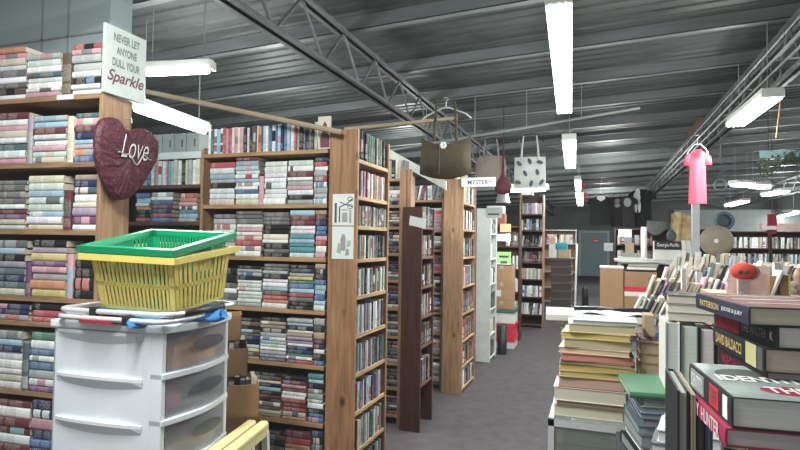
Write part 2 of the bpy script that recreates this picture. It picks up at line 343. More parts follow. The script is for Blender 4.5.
# ------------------------------------------------------------------ setting
RZ = lambda x: 3.4+.047*x
mb = MB(); prof = []
y = -1.2
while y < 28.3: prof += [(y, 0), (y+.10, 0), (y+.115, .014), (y+.14, .014)]; y += .155
for i in range(len(prof)-1):
    (y0, h0), (y1, h1) = prof[i], prof[i+1]
    mb.poly([(-7, y0, RZ(-7)+h0), (11, y0, RZ(11)+h0), (11, y1, RZ(11)+h1), (-7, y1, RZ(-7)+h1)], [(0, 1, 2, 3)])
struct('ceiling', mb, M['deck'], loc=(0, 13, 3.4))
struct('floor', MB().box((-7, -1.2, -.1), (11, 28.2, 0)), M['carpet'])
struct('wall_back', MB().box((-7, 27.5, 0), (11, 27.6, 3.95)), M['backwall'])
struct('wall_west', MB().box((-7.1, -1.2, 0), (-7, 28.2, 3.2)), M['wallgrey'])
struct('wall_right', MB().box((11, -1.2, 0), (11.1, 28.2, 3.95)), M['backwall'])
WX = atY(110, 30, 2.33).x; WT = atX(130.5, 30, WX).y
struct('wall_left', MB().box((-6.9, 2.33, 0), (WX, WT, RZ(-4)-.02)), M['wallgrey'], loc=(-4, 2.38, 0))
struct('trim_1', MB().box((WX, 2.325, 0), (WX+.006, WT+.005, RZ(WX)-.03)), M['wallgrey'], loc=(WX, 2.3, 0), bevel=.004)
struct('trim_2', MB().box((-3.02, 2.322, 2.0), (-3.01, 2.33, 3.2)).box((-2.82, 2.322, 2.0), (-2.81, 2.33, 3.2)).box((-3.6, 2.322, 2.62), (-2.5, 2.33, 2.63)), M['steel'], loc=(-3, 2.32, 2))
k = 3
for i, y in enumerate([3.05, 4.1, 5.27, 6.45, 7.6, 8.97, 10.3, 11.7, 13.1, 14.5, 16, 17.5, 19, 21, 23, 25, 27]):
    m = MB()
    x0, x1 = -6.9, 10.9
    m.obox((x0, y, RZ(x0)-.115), (x1-x0, 0, .047*(x1-x0)), (0, .008, 0), (0, 0, .11)); m.obox((x0, y, RZ(x0)-.115), (x1-x0, 0, .047*(x1-x0)), (0, .07, 0), (0, 0, .008))
    struct('trim_%d' % k, m, M['galv'], loc=(0, y, 3.3)); k += 1
def joist(X, zb, zt, y0, y1, step):
    global k
    m = MB()
    for z in (zb, zt):
        for s in (-1, 1): m.box((X+s*.012-.0, y0, z-.02), (X+s*.055, y1, z-.012)); m.box((X+s*.012, y0, z-.02), (X+s*.02, y1, z+.03))
    root = struct('trim_%d' % k, m, M['joist'], loc=(X, y0, zb)); k += 1
    w = MB(); y = y0; up = True
    while y < y1-step:
        a, b = (zb, zt) if up else (zt, zb); w.tube([(X, y, a), (X, y+step, b)], .011, 6); y += step; up = not up
    build('web_rods', w, M['joist'], root)
joist(-1.93, 2.82, 3.17, 1.0, 27.3, .34); joist(1.5, 2.93, 3.33, 1.0, 27.3, .34); joist(5.3, 3.05, 3.5, 4, 27.3, .5)
# door far back
dl = atY(580.5, 290, 27.45).x; dr = atY(607, 290, 27.45).x
struct('door_1', MB().box((dl, 27.42, .02), (dr, 27.5, 2.02)), M['greyblue'])
dd = bpy.data.objects['door_1']
build('door_frame', MB().box((dl-.1, 27.40, 0), (dl, 27.5, 2.12)).box((dr, 27.40, 0), (dr+.1, 27.5, 2.12)).box((dl, 27.40, 2.02), (dr, 27.5, 2.12)), M['trimgrey'], dd)
build('door_handle', MB().tube([(dl+.1, 27.42, 1.0), (dl+.1, 27.36, 1.0), (dl+.25, 27.36, 1.0)], .02), M['steel'], dd)
sg = single('door_sign', MB().box((dl+.5, 27.40, 1.56), (dl+.82, 27.418, 1.74)), M['red'], 'small red notice on the grey door at the far back wall', 'sign')
build('sign_text', MB().box((dl+.55, 27.396, 1.63), (dl+.77, 27.40, 1.67)), M['inkwhite'], sg)
# pale band of the far right wall
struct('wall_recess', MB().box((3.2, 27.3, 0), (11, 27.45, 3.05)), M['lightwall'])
# ------------------------------------------------------------------ far-left bookcase
ang = math.radians(4)
A = Case((-2.2-1.05*math.cos(ang), 2.01-1.05*math.sin(ang), 0), (math.cos(ang), math.sin(ang), 0), (-math.sin(ang), math.cos(ang), 0), 1.05, .19)
AZ = [2.18, 1.855, 1.53, 1.205, 1.085, .75, .40, .06]
A.frame('bookcase', 'light brown paperback bookcase at the far left, heart hanging on its end', 2.18, AZ, M['a_v'], M['a_x'])
AR = [
 ('on top of the far-left bookcase', 75, [(-9, 24.5, 47, 'opcwgwguw'), (25.5, 60, 53, 'GmwTmwwp'), (61, 69.5, 53, 'u'), (70.5, 102, 42, 'rpGGwkww')]),
 ('upper shelf, far-left bookcase', 140, [(-8, 25.5, 112, 'RwpcwTwp'), (26.5, 31, 115, 'l'), (32, 65, 115, 'GsRmwpmc'), (66, 72, 116, 'c'), (73, 102, 112, 'TpRBspob')]),
 ('second shelf, far-left bookcase', 206, [(-10, 24, 180, 'ggGgwRPcm'), (26, 61, 175, 'cmsmmswc'), (62.5, 69.5, 190, 'R'), (71, 102, 174, 'aBTwclPw')]),
 ('third shelf, far-left bookcase', 270, [(-9, 24, 240, 'gGklTBTc'), (24.5, 29.5, 262, 'P'), (30, 65, 240, 'klyPpGoy'), (66, 71.5, 254, 'p'), (72, 100, 243, 'Gkkkkk')]),
 ('shallow shelf, far-left bookcase', 313, [(-8, 28, 304, 'BBG'), (30, 63, 304, 'krr'), (64, 98, 304, 'kRu')]),
 ('fifth shelf, far-left bookcase', 360, [(-8, 20.5, 331, 'GsBwwwcw'), (21, 27, 343, 'T'), (28, 56, 333, 'nwbwbGwP'), (57, 88, 335, 'kbwGbk')]),
 ('sixth shelf, far-left bookcase', 425, [(-9, 28.5, 401, 'RwRRwRR'), (30, 57, 401, 'BBpBbbb')]),
]
for (w, py, it), z in zip(AR, [AZ[0], AZ[1], AZ[2], AZ[3], AZ[4], AZ[5], AZ[6]]): A.pxrow(z, py, it, w, 'books of the far-left bookcase')
# ledge label
m = MB(); p0 = A.P(A.hit(57, 101)[0], -.002, 2.158); m.obox(p0, A.u*.1, A.v*.0015, UP*.024); single('shelf_label', m, M['paper'], 'small white paper label stuck on the top ledge of the far-left bookcase', 'label')
# sparkle sign (plane facing the aisle)
sx = -2.185
sg = thing('slogan_sign', 'whitewashed wooden slogan sign standing on the far-left bookcase end', 'sign', (sx, 2.12, 2.18))
build('board', MB().box((sx-.016, 2.0, 2.181), (sx, 2.255, 2.51)), mat('whitewashed_board', (.50, .54, .52), .8, var=.12, scale=10), sg, bevel=.002)
ty = 2.13
text('lettering', 'NEVER LET', (sx, ty, 2.46), (0, 1, 0), UP, .16, .040, M['greyink'], sg, bold=.03)
text('lettering', 'ANYONE', (sx, ty, 2.40), (0, 1, 0), UP, .125, .040, M['greyink'], sg, bold=.03)
text('lettering', 'DULL YOUR', (sx, ty, 2.34), (0, 1, 0), UP, .17, .040, M['greyink'], sg, bold=.03)
o = text('lettering', 'Sparkle', (sx, ty, 2.265), (0, 1, 0), UP, .225, .075, M['plum'], sg, shear=.35, bold=.02); o['label'] = 'large slanted plum lettering'
# tinsel heart
hx = -2.165
hr = thing('tinsel_heart', 'dark burgundy tinsel heart hanging on the end of the far-left bookcase', 'heart decoration', (hx, 2.14, 1.9))
def HY(a, b): return a*.0127*(1.0+.34*math.sin(PI*max(0, min(1, (4-b)/18))))
def heart_pt(t, s=1): return (16*math.sin(t)**3*s, max(-15.2, 13*math.cos(t)-5*math.cos(2*t)-2*math.cos(3*t)-math.cos(4*t))*s)
m = MB(); n = 60; rr = random.Random(3)
HO = [(126, 131.5), (119, 122), (111, 117.5), (102, 119), (96, 128), (94, 141), (95, 156), (99, 172), (106, 188), (113, 197), (120, 200), (128, 197), (138, 189), (148, 175), (154.5, 162), (157, 150), (155, 139), (149, 132), (142, 129), (134, 129)]
HW = [atX(px, py, hx) for px, py in HO]; HC = V((hx, atX(124, 158, hx).y, atX(124, 158, hx).z))
HQ = []
for i in range(len(HW)):
    p0, p1, p2, p3 = HW[i-1], HW[i], HW[(i+1) % len(HW)], HW[(i+2) % len(HW)]
    for t in (0, .33, .67): HQ.append(.5*((2*p1)+(p2-p0)*t+(2*p0-5*p1+4*p2-p3)*t*t+(3*p1-p0-3*p2+p3)*t*t*t))
n = len(HQ)
rings = [(1.0, 0), (1.0, .018), (.93, .032), (.75, .042), (.5, .047), (.25, .049)]
vs = []
for sc, d in rings:
    for i in range(n):
        jt = 1+rr.uniform(-.006, .006)
        q = HC+(HQ[i]-HC)*sc*jt; vs.append(q+V((d-.01+rr.uniform(-.004, .004), 0, 0)))
vs.append(HC+V((.04, 0, 0))); fs = [list(range(n))]
for q in range(len(rings)-1): fs += [(q*n+i, q*n+(i+1) % n, (q+1)*n+(i+1) % n, (q+1)*n+i) for i in range(n)]
fs += [((len(rings)-1)*n+i, (len(rings)-1)*n+(i+1) % n, len(vs)-1) for i in range(n)]
m.poly(vs, fs)
for i in range(1100):
    s = rr.random()**.4; p = HC+(HQ[rr.randrange(n)]-HC)*s*1.01+V((.041-.03*s**5, 0, 0))
    dr = V((rr.uniform(.1, .5), rr.uniform(-1, 1), rr.uniform(-1, 1))).normalized()*rr.uniform(.01, .022); sd = dr.cross(V((1, .3, .2))).normalized()*.0015
    m.poly([p-sd, p+sd, p+dr], [(0, 1, 2)])
build('tinsel', m, M['heart'], hr)
text('lettering', 'Love', (hx+.045, 2.135, 1.935), (0, 1, 0), UP, .17, .11, M['silver'], hr, shear=.4, bold=-.01)
w = MB(); pts = []
for i in range(50):
    t = i/49; pts.append((hx+.046, 2.03+.21*t, 1.885+.02*math.sin(t*9)+.012*math.cos(t*17)))
w.tube(pts, .003, 5); build('wire_flourish', w, M['silver'], hr)
single('heart_hook', MB().tube([(-2.199, 2.145, 2.08), (-2.16, 2.145, 2.085), (-2.155, 2.145, 2.06)], .003, 5), M['steel'], 'thin wire hook holding the burgundy heart', 'hook')
# ------------------------------------------------------------------ shelf unit seen between far-left bookcase and pine bookcase
Bc = Case((-3.2, 2.98, 0), (1, 0, 0), (0, 1, 0), .82, .2)
BZ = [2.06, 1.85, 1.605, 1.29, .97, .65, .33, .04]
Bc.frame('bookcase', 'dark bookcase glimpsed between the heart and the pine bookcase', 2.08, BZ, M['dark_v'], M['dark_x'])
Bc.panel('shelf', 0, .82, 0, .02, 2.02, 2.065, M['white_paint'], Bc.root)  # white front strip paints the tube light's reflection onto this shelf edge
a0 = Bc.hit(150, 165)[0]; a1 = Bc.hit(199, 165)[0]; a2 = Bc.hit(128, 165)[0]
Bc.uprights(1.85, a2, a0, 'rkGb', 'on the upper shelf behind the heart', 'upright books behind the heart', h=.165)
Bc.uprights(1.85, a0, a1, 'wpwwlGscwkcGwc', 'on the upper shelf right of the heart', 'upright books behind the heart', h=.165)
Bc.pxrow(1.605, 206, [(135, 149, 193, 'bswokkr'), (150.5, 172, 192, 'GwbRBrb'), (178, 196, 193, 'ropwbsG')], 'second shelf right of the heart', 'stacked books right of the heart')
for i, (xa, xb) in enumerate([(148, 160), (160.5, 172), (172.5, 184), (184.5, 197)]):
    q0 = Bc.hit(xa, 135)[0]; q1 = Bc.hit(xb, 135)[0]; m = MB().obox(Bc.P(q0, .02, 2.061), Bc.u*(q1-q0), Bc.v*.13, UP*.13)
    o = single('binder_box', m, M['lightwall'], 'pale grey box, %s from left of four under the bright tube light' % ordn(i+1), 'box', 'grey boxes under the tube light', bevel=.003)
    build('pull_hole', MB().obox(Bc.P((q0+q1)/2+.01, .0195, 2.10), Bc.u*.012, Bc.v*.001, UP*.05), M['ink'], o)
# ------------------------------------------------------------------ pine bookcase (facing the camera) + its aisle end
P1 = Case((-2.36, 2.91, 0), (1, 0, 0), (0, 1, 0), .905, .2)
PZ = [2.03, 1.71, 1.395, 1.09, .775, .445, .10]
P1.frame('bookcase', 'tall pine paperback bookcase facing the camera, upright books on top', 2.06, PZ, M['wood_v'], M['wood_x'], right=False)
a0 = P1.hit(206, 140)[0]; a1 = P1.hit(316, 140)[0]
P1.uprights(2.03, a0, a1, 'wTwswrprwpwpkwkuucogswbwbsBbswrGkgBgkG', 'on top of the pine bookcase', 'upright books on top of the pine bookcase', h=.158)
a2 = P1.hit(330, 140)[0]; book(P1.P(a1+.012, .004, 2.03), UP*.19, P1.v*.012, P1.u*(a2-a1-.012), 'c', 'cream paperback with a dark portrait cover turned outwards on top of pine bookcase', 'upright books on top of the pine bookcase')
m = MB(); b0 = P1.P(a1+.012, .0025, 2.03); ww = a2-a1-.012
m.prism([b0+P1.u*(ww*x)+UP*(.19*z) for x, z in ((.2, .04), (.95, .04), (.9, .4), (.72, .55), (.7, .75), (.5, .85), (.35, .7), (.35, .5), (.15, .35))], P1.v*.001)
single('portrait_print', m, M['plum'], 'dark portrait picture on the outward-facing book on top of pine bookcase', 'picture')
PR = [
 ('top shelf, pine bookcase', 185, [(209, 234, 162, 'rwsGkwwc'), (234.5, 258, 157, 'RGswwswwbwc'), (258.5, 263, 176, 'p'), (263.5, 286, 161, 'wwwwwwww'), (287, 312.5, 160, 'mwRwGpwkG'), (313, 330, 157, 'BrwGrwGGw')]),
 ('second shelf, pine bookcase', 236, [(212, 234, 214, 'gGmwsGg'), (235, 261, 211, 'gggwpwcrww'), (262.5, 288, 212, 'gggkkcwkgk'), (289, 314, 210, 'sRRwwtsttm'), (314.5, 329.5, 210, 'aRBbbprwp')]),
 ('third shelf, pine bookcase', 288, [(213, 236, 268, 'kkgwgG'), (236.5, 261, 266, 'kGGkwwmwmwG'), (262, 287, 264, 'ggGkwwsurow'), (288, 313, 265, 'kBGynbsrgkk'), (313.5, 329, 264, 'akkbssbsw')]),
 ('fourth shelf, pine bookcase', 342, [(222, 258.5, 318, 'kukugBksyua'), (259, 285, 318, 'kaakGmGmwGlg'), (286, 312, 319, 'GskwallwkBnwr'), (312.5, 328.5, 319, 'GkaRBwkb')]),
 ('fifth shelf, pine bookcase', 400, [(248, 280, 373, 'kuckskRuwuca'), (281, 305, 377, 'kRprwwrRrco'), (307, 327.5, 375, 'tskaGGwkbb')]),
 ('bottom shelf, pine bookcase', 445, [(255, 283, 431, 'kukgRkugk'), (284, 309, 432, 'Rroyaykgp'), (310, 326.5, 432, 'BkTGwgkb')]),
]
for (w, py, it), z in zip(PR, [PZ[1], PZ[2], PZ[3], PZ[4], PZ[5], PZ[6]]): P1.pxrow(z, py, it, w, 'books of the pine bookcase')
def endcap(y0, y1, x0, x1, top, shelves, mu, ms, label, pal, group, where, t=.022, hfac=.8, st=.022, skip=(), lean=0, dens=.019):
    cs = Case((x1, y0, 0), (0, 1, 0), (-1, 0, 0), y1-y0, x1-x0)
    cs.frame('end_bookcase', label, top, shelves, mu, ms, t=t, st=st)
    cs.panel('front_edge', .0, t, -.001, .002, 0, top, mu, cs.root)
    for i, z in enumerate(shelves):
        if i in skip: continue
        up = (shelves[i-1]-st if i else z+.21)-z
        n = int((y1-y0-2*t)/dens); cs.uprights(z, t+.004, y1-y0-t-.012, rnd(pal[i % len(pal)].replace('w', random.choice('awcg')).replace('G', random.choice('gGuk')), n), 'on the %s shelf of %s' % (ordn(i+1), where), group, h=min(up*hfac, .19), inset=.012, depth=.125, lean=lean)
    return cs
E1Z = [1.965, 1.755, 1.585, 1.395, 1.185, .965, .745, .53, .31, .09]
E1 = endcap(2.89, 3.41, -1.45, -1.275, 2.13, E1Z, M['red_v'], M['wood_y'], 'narrow pine end bookcase facing the aisle with two posters on its side', ['kTGgnkw', 'uracRlw', 'GgGwTa', 'mcwGkgT', 'wmgTmkR', 'GwgkTlP', 'tTswpuR', 'sRlbwGP', 'ktmwGbc', 'gbtkw'], 'upright books of the pine end bookcase', 'the pine end bookcase')
# posters on the side panel that faces the camera
def poster(y, pts, label):
    x0, x1, z0, z1 = pts
    r = thing('poster', label, 'poster', ((x0+x1)/2, y, z0))
    build('sheet', MB().box((x0, y-.002, z0), (x1, y-.0005, z1)), M['paper'], r); return r
q0 = atY(332.5, 230, 2.89); q1 = atY(354, 230, 2.89); zt = atY(343, 194, 2.89).z; zm = atY(343, 226, 2.89).z; zl = atY(343, 259, 2.89).z
py_ = 2.8885
r = poster(py_, (q0.x, q1.x, zm+.003, zt), 'upper white poster of drawing tools on the pine end bookcase')
X = lambda f: q0.x+(q1.x-q0.x)*f
m = MB(); yy = py_-.003; hz = lambda f: zm+(zt-zm)*f
m.box((X(.1), yy, hz(.1)), (X(.2), yy+.0008, hz(.72))); m.box((X(.3), yy, hz(.12)), (X(.36), yy+.0008, hz(.6)))
m.tube([(X(.35), yy, hz(.75)), (X(.62), yy, hz(.66)), (X(.9), yy, hz(.84))], .003, 4); m.tube([(X(.35), yy, hz(.6)), (X(.62), yy, hz(.68)), (X(.9), yy, hz(.6))], .003, 4)
m.tube([V((X(.82), yy, hz(.84)))+V((math.cos(t*PI/6)*.016, 0, math.sin(t*PI/6)*.012)) for t in range(12)], .002, 4, True); m.tube([V((X(.82), yy, hz(.6)))+V((math.cos(t*PI/6)*.016, 0, math.sin(t*PI/6)*.012)) for t in range(12)], .002, 4, True)
build('line_drawing', m, M['ink'], r)
build('pale_drawing', MB().box((X(.45), yy, hz(.12)), (X(.7), yy+.0008, hz(.42))).box((X(.78), yy, hz(.1)), (X(.88), yy+.0008, hz(.5))).box((X(.42), yy, hz(.48)), (X(.72), yy+.0008, hz(.52))), M['lightwall'], r)
r = poster(py_, (q0.x, q1.x, zl, zm-.003), 'lower white poster of plants in a jar on the pine end bookcase')
hz = lambda f: zl+(zm-zl)*f
m = MB(); m.prism([(X(a), yy, hz(b)) for a, b in ((.42, .25), (.62, .25), (.64, .6), (.58, .75), (.46, .75), (.4, .6))], (0, .0008, 0)); m.prism([(X(a), yy, hz(b)) for a, b in ((.62, .1), (.8, .12), (.78, .3), (.66, .32))], (0, .0008, 0)); build('dark_drawing', m, M['grey'], r)
m = MB(); m.prism([(X(a), yy+.0003, hz(b)) for a, b in ((.22, .2), (.42, .15), (.42, .45), (.3, .5))], (0, .0008, 0)); m.prism([(X(a), yy+.0003, hz(b)) for a, b in ((.66, .35), (.88, .4), (.86, .58), (.72, .55))], (0, .0008, 0)); build('leaf_drawing', m, mat('pale_leaf_ink', (.3, .42, .3)), r)
# wooden pole
single('wooden_pole', MB().tube([(-3.3, 2.84, 2.575), (-1.36, 2.84, 2.105)], .016, 8), M['palewood'], 'slanting pale wooden pole resting on the pine bookcase end', 'pole')
# ------------------------------------------------------------------ second row: dark end bookcase
R2 = Case((-2.5, 4.36, 0), (1, 0, 0), (0, 1, 0), 1.03, .2)
R2Z = [2.02, 1.80, 1.62, 1.40, 1.18, .95, .72, .50, .30, .08]
R2.frame('bookcase', 'light wood bookcase of dark paperbacks behind the pine end bookcase', 2.05, R2Z, M['wood_v'], M['wood_x'])
for i, z in enumerate(R2Z[1:]): fill_stacks(R2, z, .66, 1.01, ([.2]+[R2Z[j]-R2Z[j+1]-.03 for j in range(1, 9)])[i]-.01, ('kgGwpr' if i == 0 else DARK), 'shelf %s of the second row bookcase' % ordn(i+1), 'books of the second row bookcase', n=6, lw=.17)
R2.uprights(2.02, .64, 1.0, rnd('Gwgkc', 17), 'on top of the second row bookcase', 'books on top of the second row bookcase', h=.15)
single('wooden_post', MB().box((-1.53, 4.33, 0), (-1.47, 4.37, 2.09)).box((-1.465, 4.33, 0), (-1.43, 4.37, 2.09)), M['wood_v'], 'light timber post behind the dark stained end bookcase', 'post', bevel=.003)
E2Z = [1.62, 1.38, 1.14, .90, .665, .36]
E2 = endcap(4.25, 4.62, -1.475, -1.31, 1.775, E2Z, M['dark_v'], M['dark_y'], 'dark stained narrow end bookcase with a white note on its side', ['gkgku', 'kRgu', 'ukkgu', 'kgRa', 'gukk', 'kgu'], 'upright books of the dark end bookcase', 'the dark end bookcase', dens=.028, hfac=.78)
q = atY(409, 225, 4.245); single('paper_note', MB().obox(q+V((0, 0, -.0)), (.135, 0, -.03), (0, .002, 0), (.008, 0, .075)), M['paper'], 'tilted white note taped on the dark stained end bookcase', 'note')
# ------------------------------------------------------------------ third row: pine end bookcase with MYSTERY sign
R3 = Case((-2.6, 5.55, 0), (1, 0, 0), (0, 1, 0), 1.12, .2)
R3Z = [1.93, 1.62, 1.42, 1.2, .98, .78, .57, .33, .1]
R3.frame('bookcase', 'light wood bookcase behind the dark stained end bookcase', 1.95, R3Z, M['wood_v'], M['wood_x'])
for i, z in enumerate(R3Z[1:]): fill_stacks(R3, z, .68, 1.1, R3Z[i]-R3Z[i+1]-.04, ['pwrPlw', 'kgGRw', 'kprPwG', DARK, MID, 'acGug', 'Gaguc', 'uagGw', DARK][i], 'shelf %s of the third row bookcase' % ordn(i+1), 'books of the third row bookcase', n=6, lw=.17)
R3.uprights(1.93, .6, 1.1, rnd('GwgRc', 20), 'on top of the third row bookcase', 'books on top of the third row bookcase', h=.15, lean=.25)
single('white_board', MB().obox(atY(389, 158, 5.0), atY(446, 190, 5.0)-atY(389, 158, 5.0), (0, .02, 0), (0, 0, .085)), M['offwhite'], 'long white board slanting down behind the hanging olive bag', 'board')
E3Z = [1.90, 1.63, 1.35, 1.06, .79, .52, .27, .05]
E3 = endcap(5.44, 6.06, -1.45, -1.25, 2.13, E3Z, M['wood_v'], M['wood_y'], 'pine end bookcase with the mystery sign sticking out at its top', ['wgkGc', 'Gwkg', 'wrkG', 'kwgr', 'urwk', 'rwRu', 'rwku', 'kgw'], 'upright books of the mystery end bookcase', 'the mystery end bookcase', dens=.03)
ms = thing('mystery_sign', 'white MYSTERY sign sticking out of the pine end bookcase into the aisle', 'sign', (-1.09, 5.42, 2.05))
build('board', MB().box((-1.27, 5.425, 2.045), (-.93, 5.438, 2.135)), M['paper'], ms)
text('lettering', 'MYSTERY', (-1.085, 5.424, 2.088), (1, 0, 0), UP, .24, .042, M['ink'], ms, bold=.01)
# ------------------------------------------------------------------ white end bookcase, more rows
R4 = Case((-2.5, 7.15, 0), (1, 0, 0), (0, 1, 0), 1.05, .2); 
E4 = endcap(7.03, 7.5, -1.44, -1.26, 1.93, [1.62, 1.3, .98, .66, .34, .05], M['white_paint'], M['white_paint'], 'white painted end bookcase beyond the mystery sign', ['wgk', 'wGk', 'gkw', 'kgT', 'gkw', 'kgk'], 'upright books of the white end bookcase', 'the white end bookcase', dens=.035, t=.03)
r = single('shelf_sign', MB().obox(atY(486, 218, 7.02), (.20, 0, 0), (0, .004, 0), (0, 0, .13)), mat('grey_sign_paper', (.42, .46, .45)), 'grey paper sign on the top of the white end bookcase', 'sign')
build('sign_text', MB().obox(atY(488, 215, 7.015), (.14, 0, 0), (0, .002, 0), (0, 0, .02)), M['ink'], r)
single('black_bin', MB().lathe((-1.2, 7.63, 0), [(.06, 0), (.075, .40), (.07, .40), (.055, .02)], 16, caps=False), M['black'], 'black bin on the floor beside the white end bookcase', 'bin', smooth=True)
# brown bookcase with papers, and its boxes
R5w = atY(519.5, 300, 8.75).x+1.75
R5 = Case((-1.75, 8.75, 0), (1, 0, 0), (0, 1, 0), R5w, .25)
R5.frame('bookcase', 'brown bookcase behind the cardboard box stack', 1.78, [1.76, 1.45, 1.1, .75, .4, .05], M['dark_v'], M['dark_x'], mback=mat('brown_backboard', (.16, .09, .055)))
for i, z in enumerate([1.45, 1.1, .75, .4]): R5.uprights(z, R5w-.22, R5w-.03, rnd('gkGwu', 6), 'on shelf %s of the brown bookcase' % ordn(i+1), 'books of the brown bookcase', h=.2)
def sheet(px0, py0, px1, py1, d, m, label, cat='sign'):
    a, b = D(px0, py1, d), D(px1, py0, d); b0 = atY(px1, py0, a.y)
    return single('paper_sign', MB().box((a.x, a.y-.003, a.z), (b0.x, a.y, b0.z)), m, label, cat)
fl = sheet(497, 252, 511, 269, 8.2, M['lime'], 'bright green flyer on the brown bookcase above the cardboard boxes', 'flyer')
p = WL[fl.name]; build('flyer_text', MB().box((p.x-.07, p.y-.008, p.z+.17), (p.x+.07, p.y-.004, p.z+.2)).box((p.x-.05, p.y-.008, p.z+.08), (p.x+.05, p.y-.004, p.z+.12)), M['ink'], fl)
sheet(492, 234, 511, 241, 8.2, M['paper'], 'white paper strip above the green flyer'); sheet(500, 224, 511, 232, 8.25, mat('yellowed_paper', (.6, .45, .24)), 'small yellowed card above the white paper strip')
def carton(px0, px1, yt, yb, Yf, m, label, depth=.35, name='cardboard_box', lid=None, group=None, zb=None):
    a = atY(px0, yb, Yf); b = atY(px1, yt, Yf); z0 = a.z if zb is None else zb
    r = thing(name, label, 'box', ((a.x+b.x)/2, Yf+depth/2, z0), group)
    build('body', MB().box((a.x, Yf, z0), (b.x, Yf+depth, b.z)), m, r, bevel=.004)
    if lid: build('lid', MB().box((a.x-.008, Yf-.008, b.z-(b.z-z0)*lid[0]), (b.x+.008, Yf+depth+.008, b.z+.004)), lid[1], r, bevel=.003)
    else: build('tape', MB().box(((a.x+b.x)/2-.025, Yf-.001, b.z-.06), ((a.x+b.x)/2+.025, Yf+depth, b.z+.001)), M['card2'], r)
    return r
Yb = 8.05
zz = [0, .155, .30, .42, .64, .8, 1.0]
for (yt, z0, z1, m, lid, lb) in [(335, 0, .17, M['offwhite'], (.45, M['red']), 'white box with red lid, lowest of the box pile beside the aisle'), (323, .175, .35, M['red'], (.3, M['red']), 'red box second from the floor in the box pile beside the aisle'), (308, .355, .55, M['offwhite'], (.25, mat('dark_green_lid', (.05, .14, .10))), 'white box with dark green lid in the box pile beside the aisle')]:
    a = atY(491, 300, Yb).x; b = atY(514, 300, Yb).x
    r = thing('storage_box', lb, 'box', ((a+b)/2, Yb+.2, z0)); build('body', MB().box((a, Yb, z0), (b, Yb+.4, z1)), m, r, bevel=.004); build('lid', MB().box((a-.01, Yb-.01, z1-(z1-z0)*lid[0]), (b+.01, Yb+.41, z1+.002)), lid[1], r, bevel=.004)
for (z0, z1, lb) in [(.555, .67, 'thin cardboard box directly on the green lidded box'), (.672, .93, 'cardboard box with a white label in the pile beside the aisle'), (.932, 1.17, 'topmost cardboard box under the green flyer')]:
    a = atY(491, 300, Yb).x; b = atY(511.5, 300, Yb).x; r = thing('cardboard_box', lb, 'box', ((a+b)/2, Yb+.17, z0)); build('body', MB().box((a, Yb+.02, z0), (b, Yb+.36, z1)), M['card'], r, bevel=.004)
    build('tape', MB().box(((a+b)/2-.025, Yb+.018, z1-.05), ((a+b)/2+.025, Yb+.362, z1+.001)), M['card2'], r)
    if z0 > .6 and z0 < .8: build('label_sticker', MB().box((a+.02, Yb+.017, z0+.06), (a+.14, Yb+.02, z0+.15)), M['paper'], r)
r = thing('black_printer', 'flat black and white machine on top of the cardboard box pile', 'printer', ((a+b)/2, Yb+.2, 1.172)); build('body', MB().box((a-.0, Yb+.05, 1.172), (b-.02, Yb+.35, 1.186)), M['black'], r, bevel=.004); build('tray', MB().box((a+.02, Yb+.03, 1.186), (b-.04, Yb+.3, 1.194)), M['offwhite'], r, bevel=.003)
# dark bookcase with light frame
q0 = atY(519, 300, 10.2).x; q1 = atY(543, 300, 10.2).x
R6 = Case((q0, 10.2, 0), (1, 0, 0), (0, 1, 0), q1-q0, .28)
R6Z = [2.02, 1.73, 1.44, 1.16, .86, .55, .24, .06]
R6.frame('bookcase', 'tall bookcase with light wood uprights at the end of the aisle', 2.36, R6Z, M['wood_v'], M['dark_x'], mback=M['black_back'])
for i, z in enumerate(R6Z[:-1]): R6.uprights(z, .03, q1-q0-.03, rnd(['Gpgwl', 'wkgGb', 'gkGTk', 'wkkgR', 'cGGa', 'bBwG', 'wGkG'][i], 11), 'on shelf %s of the aisle end bookcase' % ordn(i+1), 'books of the aisle end bookcase', h=.19, lean=.2 if i in (2, 6) else 0)
for i, (dx, z0, h, w, m, lb) in enumerate([(.02, 2.361, .18, .2, M['offwhite'], 'white box on the very top of the aisle end bookcase'), (-.30, 1.785, .17, .25, M['brick'], 'dull red box on top of the brown bookcase'), (-.33, 1.957, .12, .26, M['offwhite'], 'white box lying on the dull red box')]):
    single('storage_box', MB().box((q0+dx, 10.22 if i == 0 else 8.8, z0), (q0+dx+w, 10.4 if i == 0 else 9.0, z0+h)), m, lb, 'box', bevel=.006)
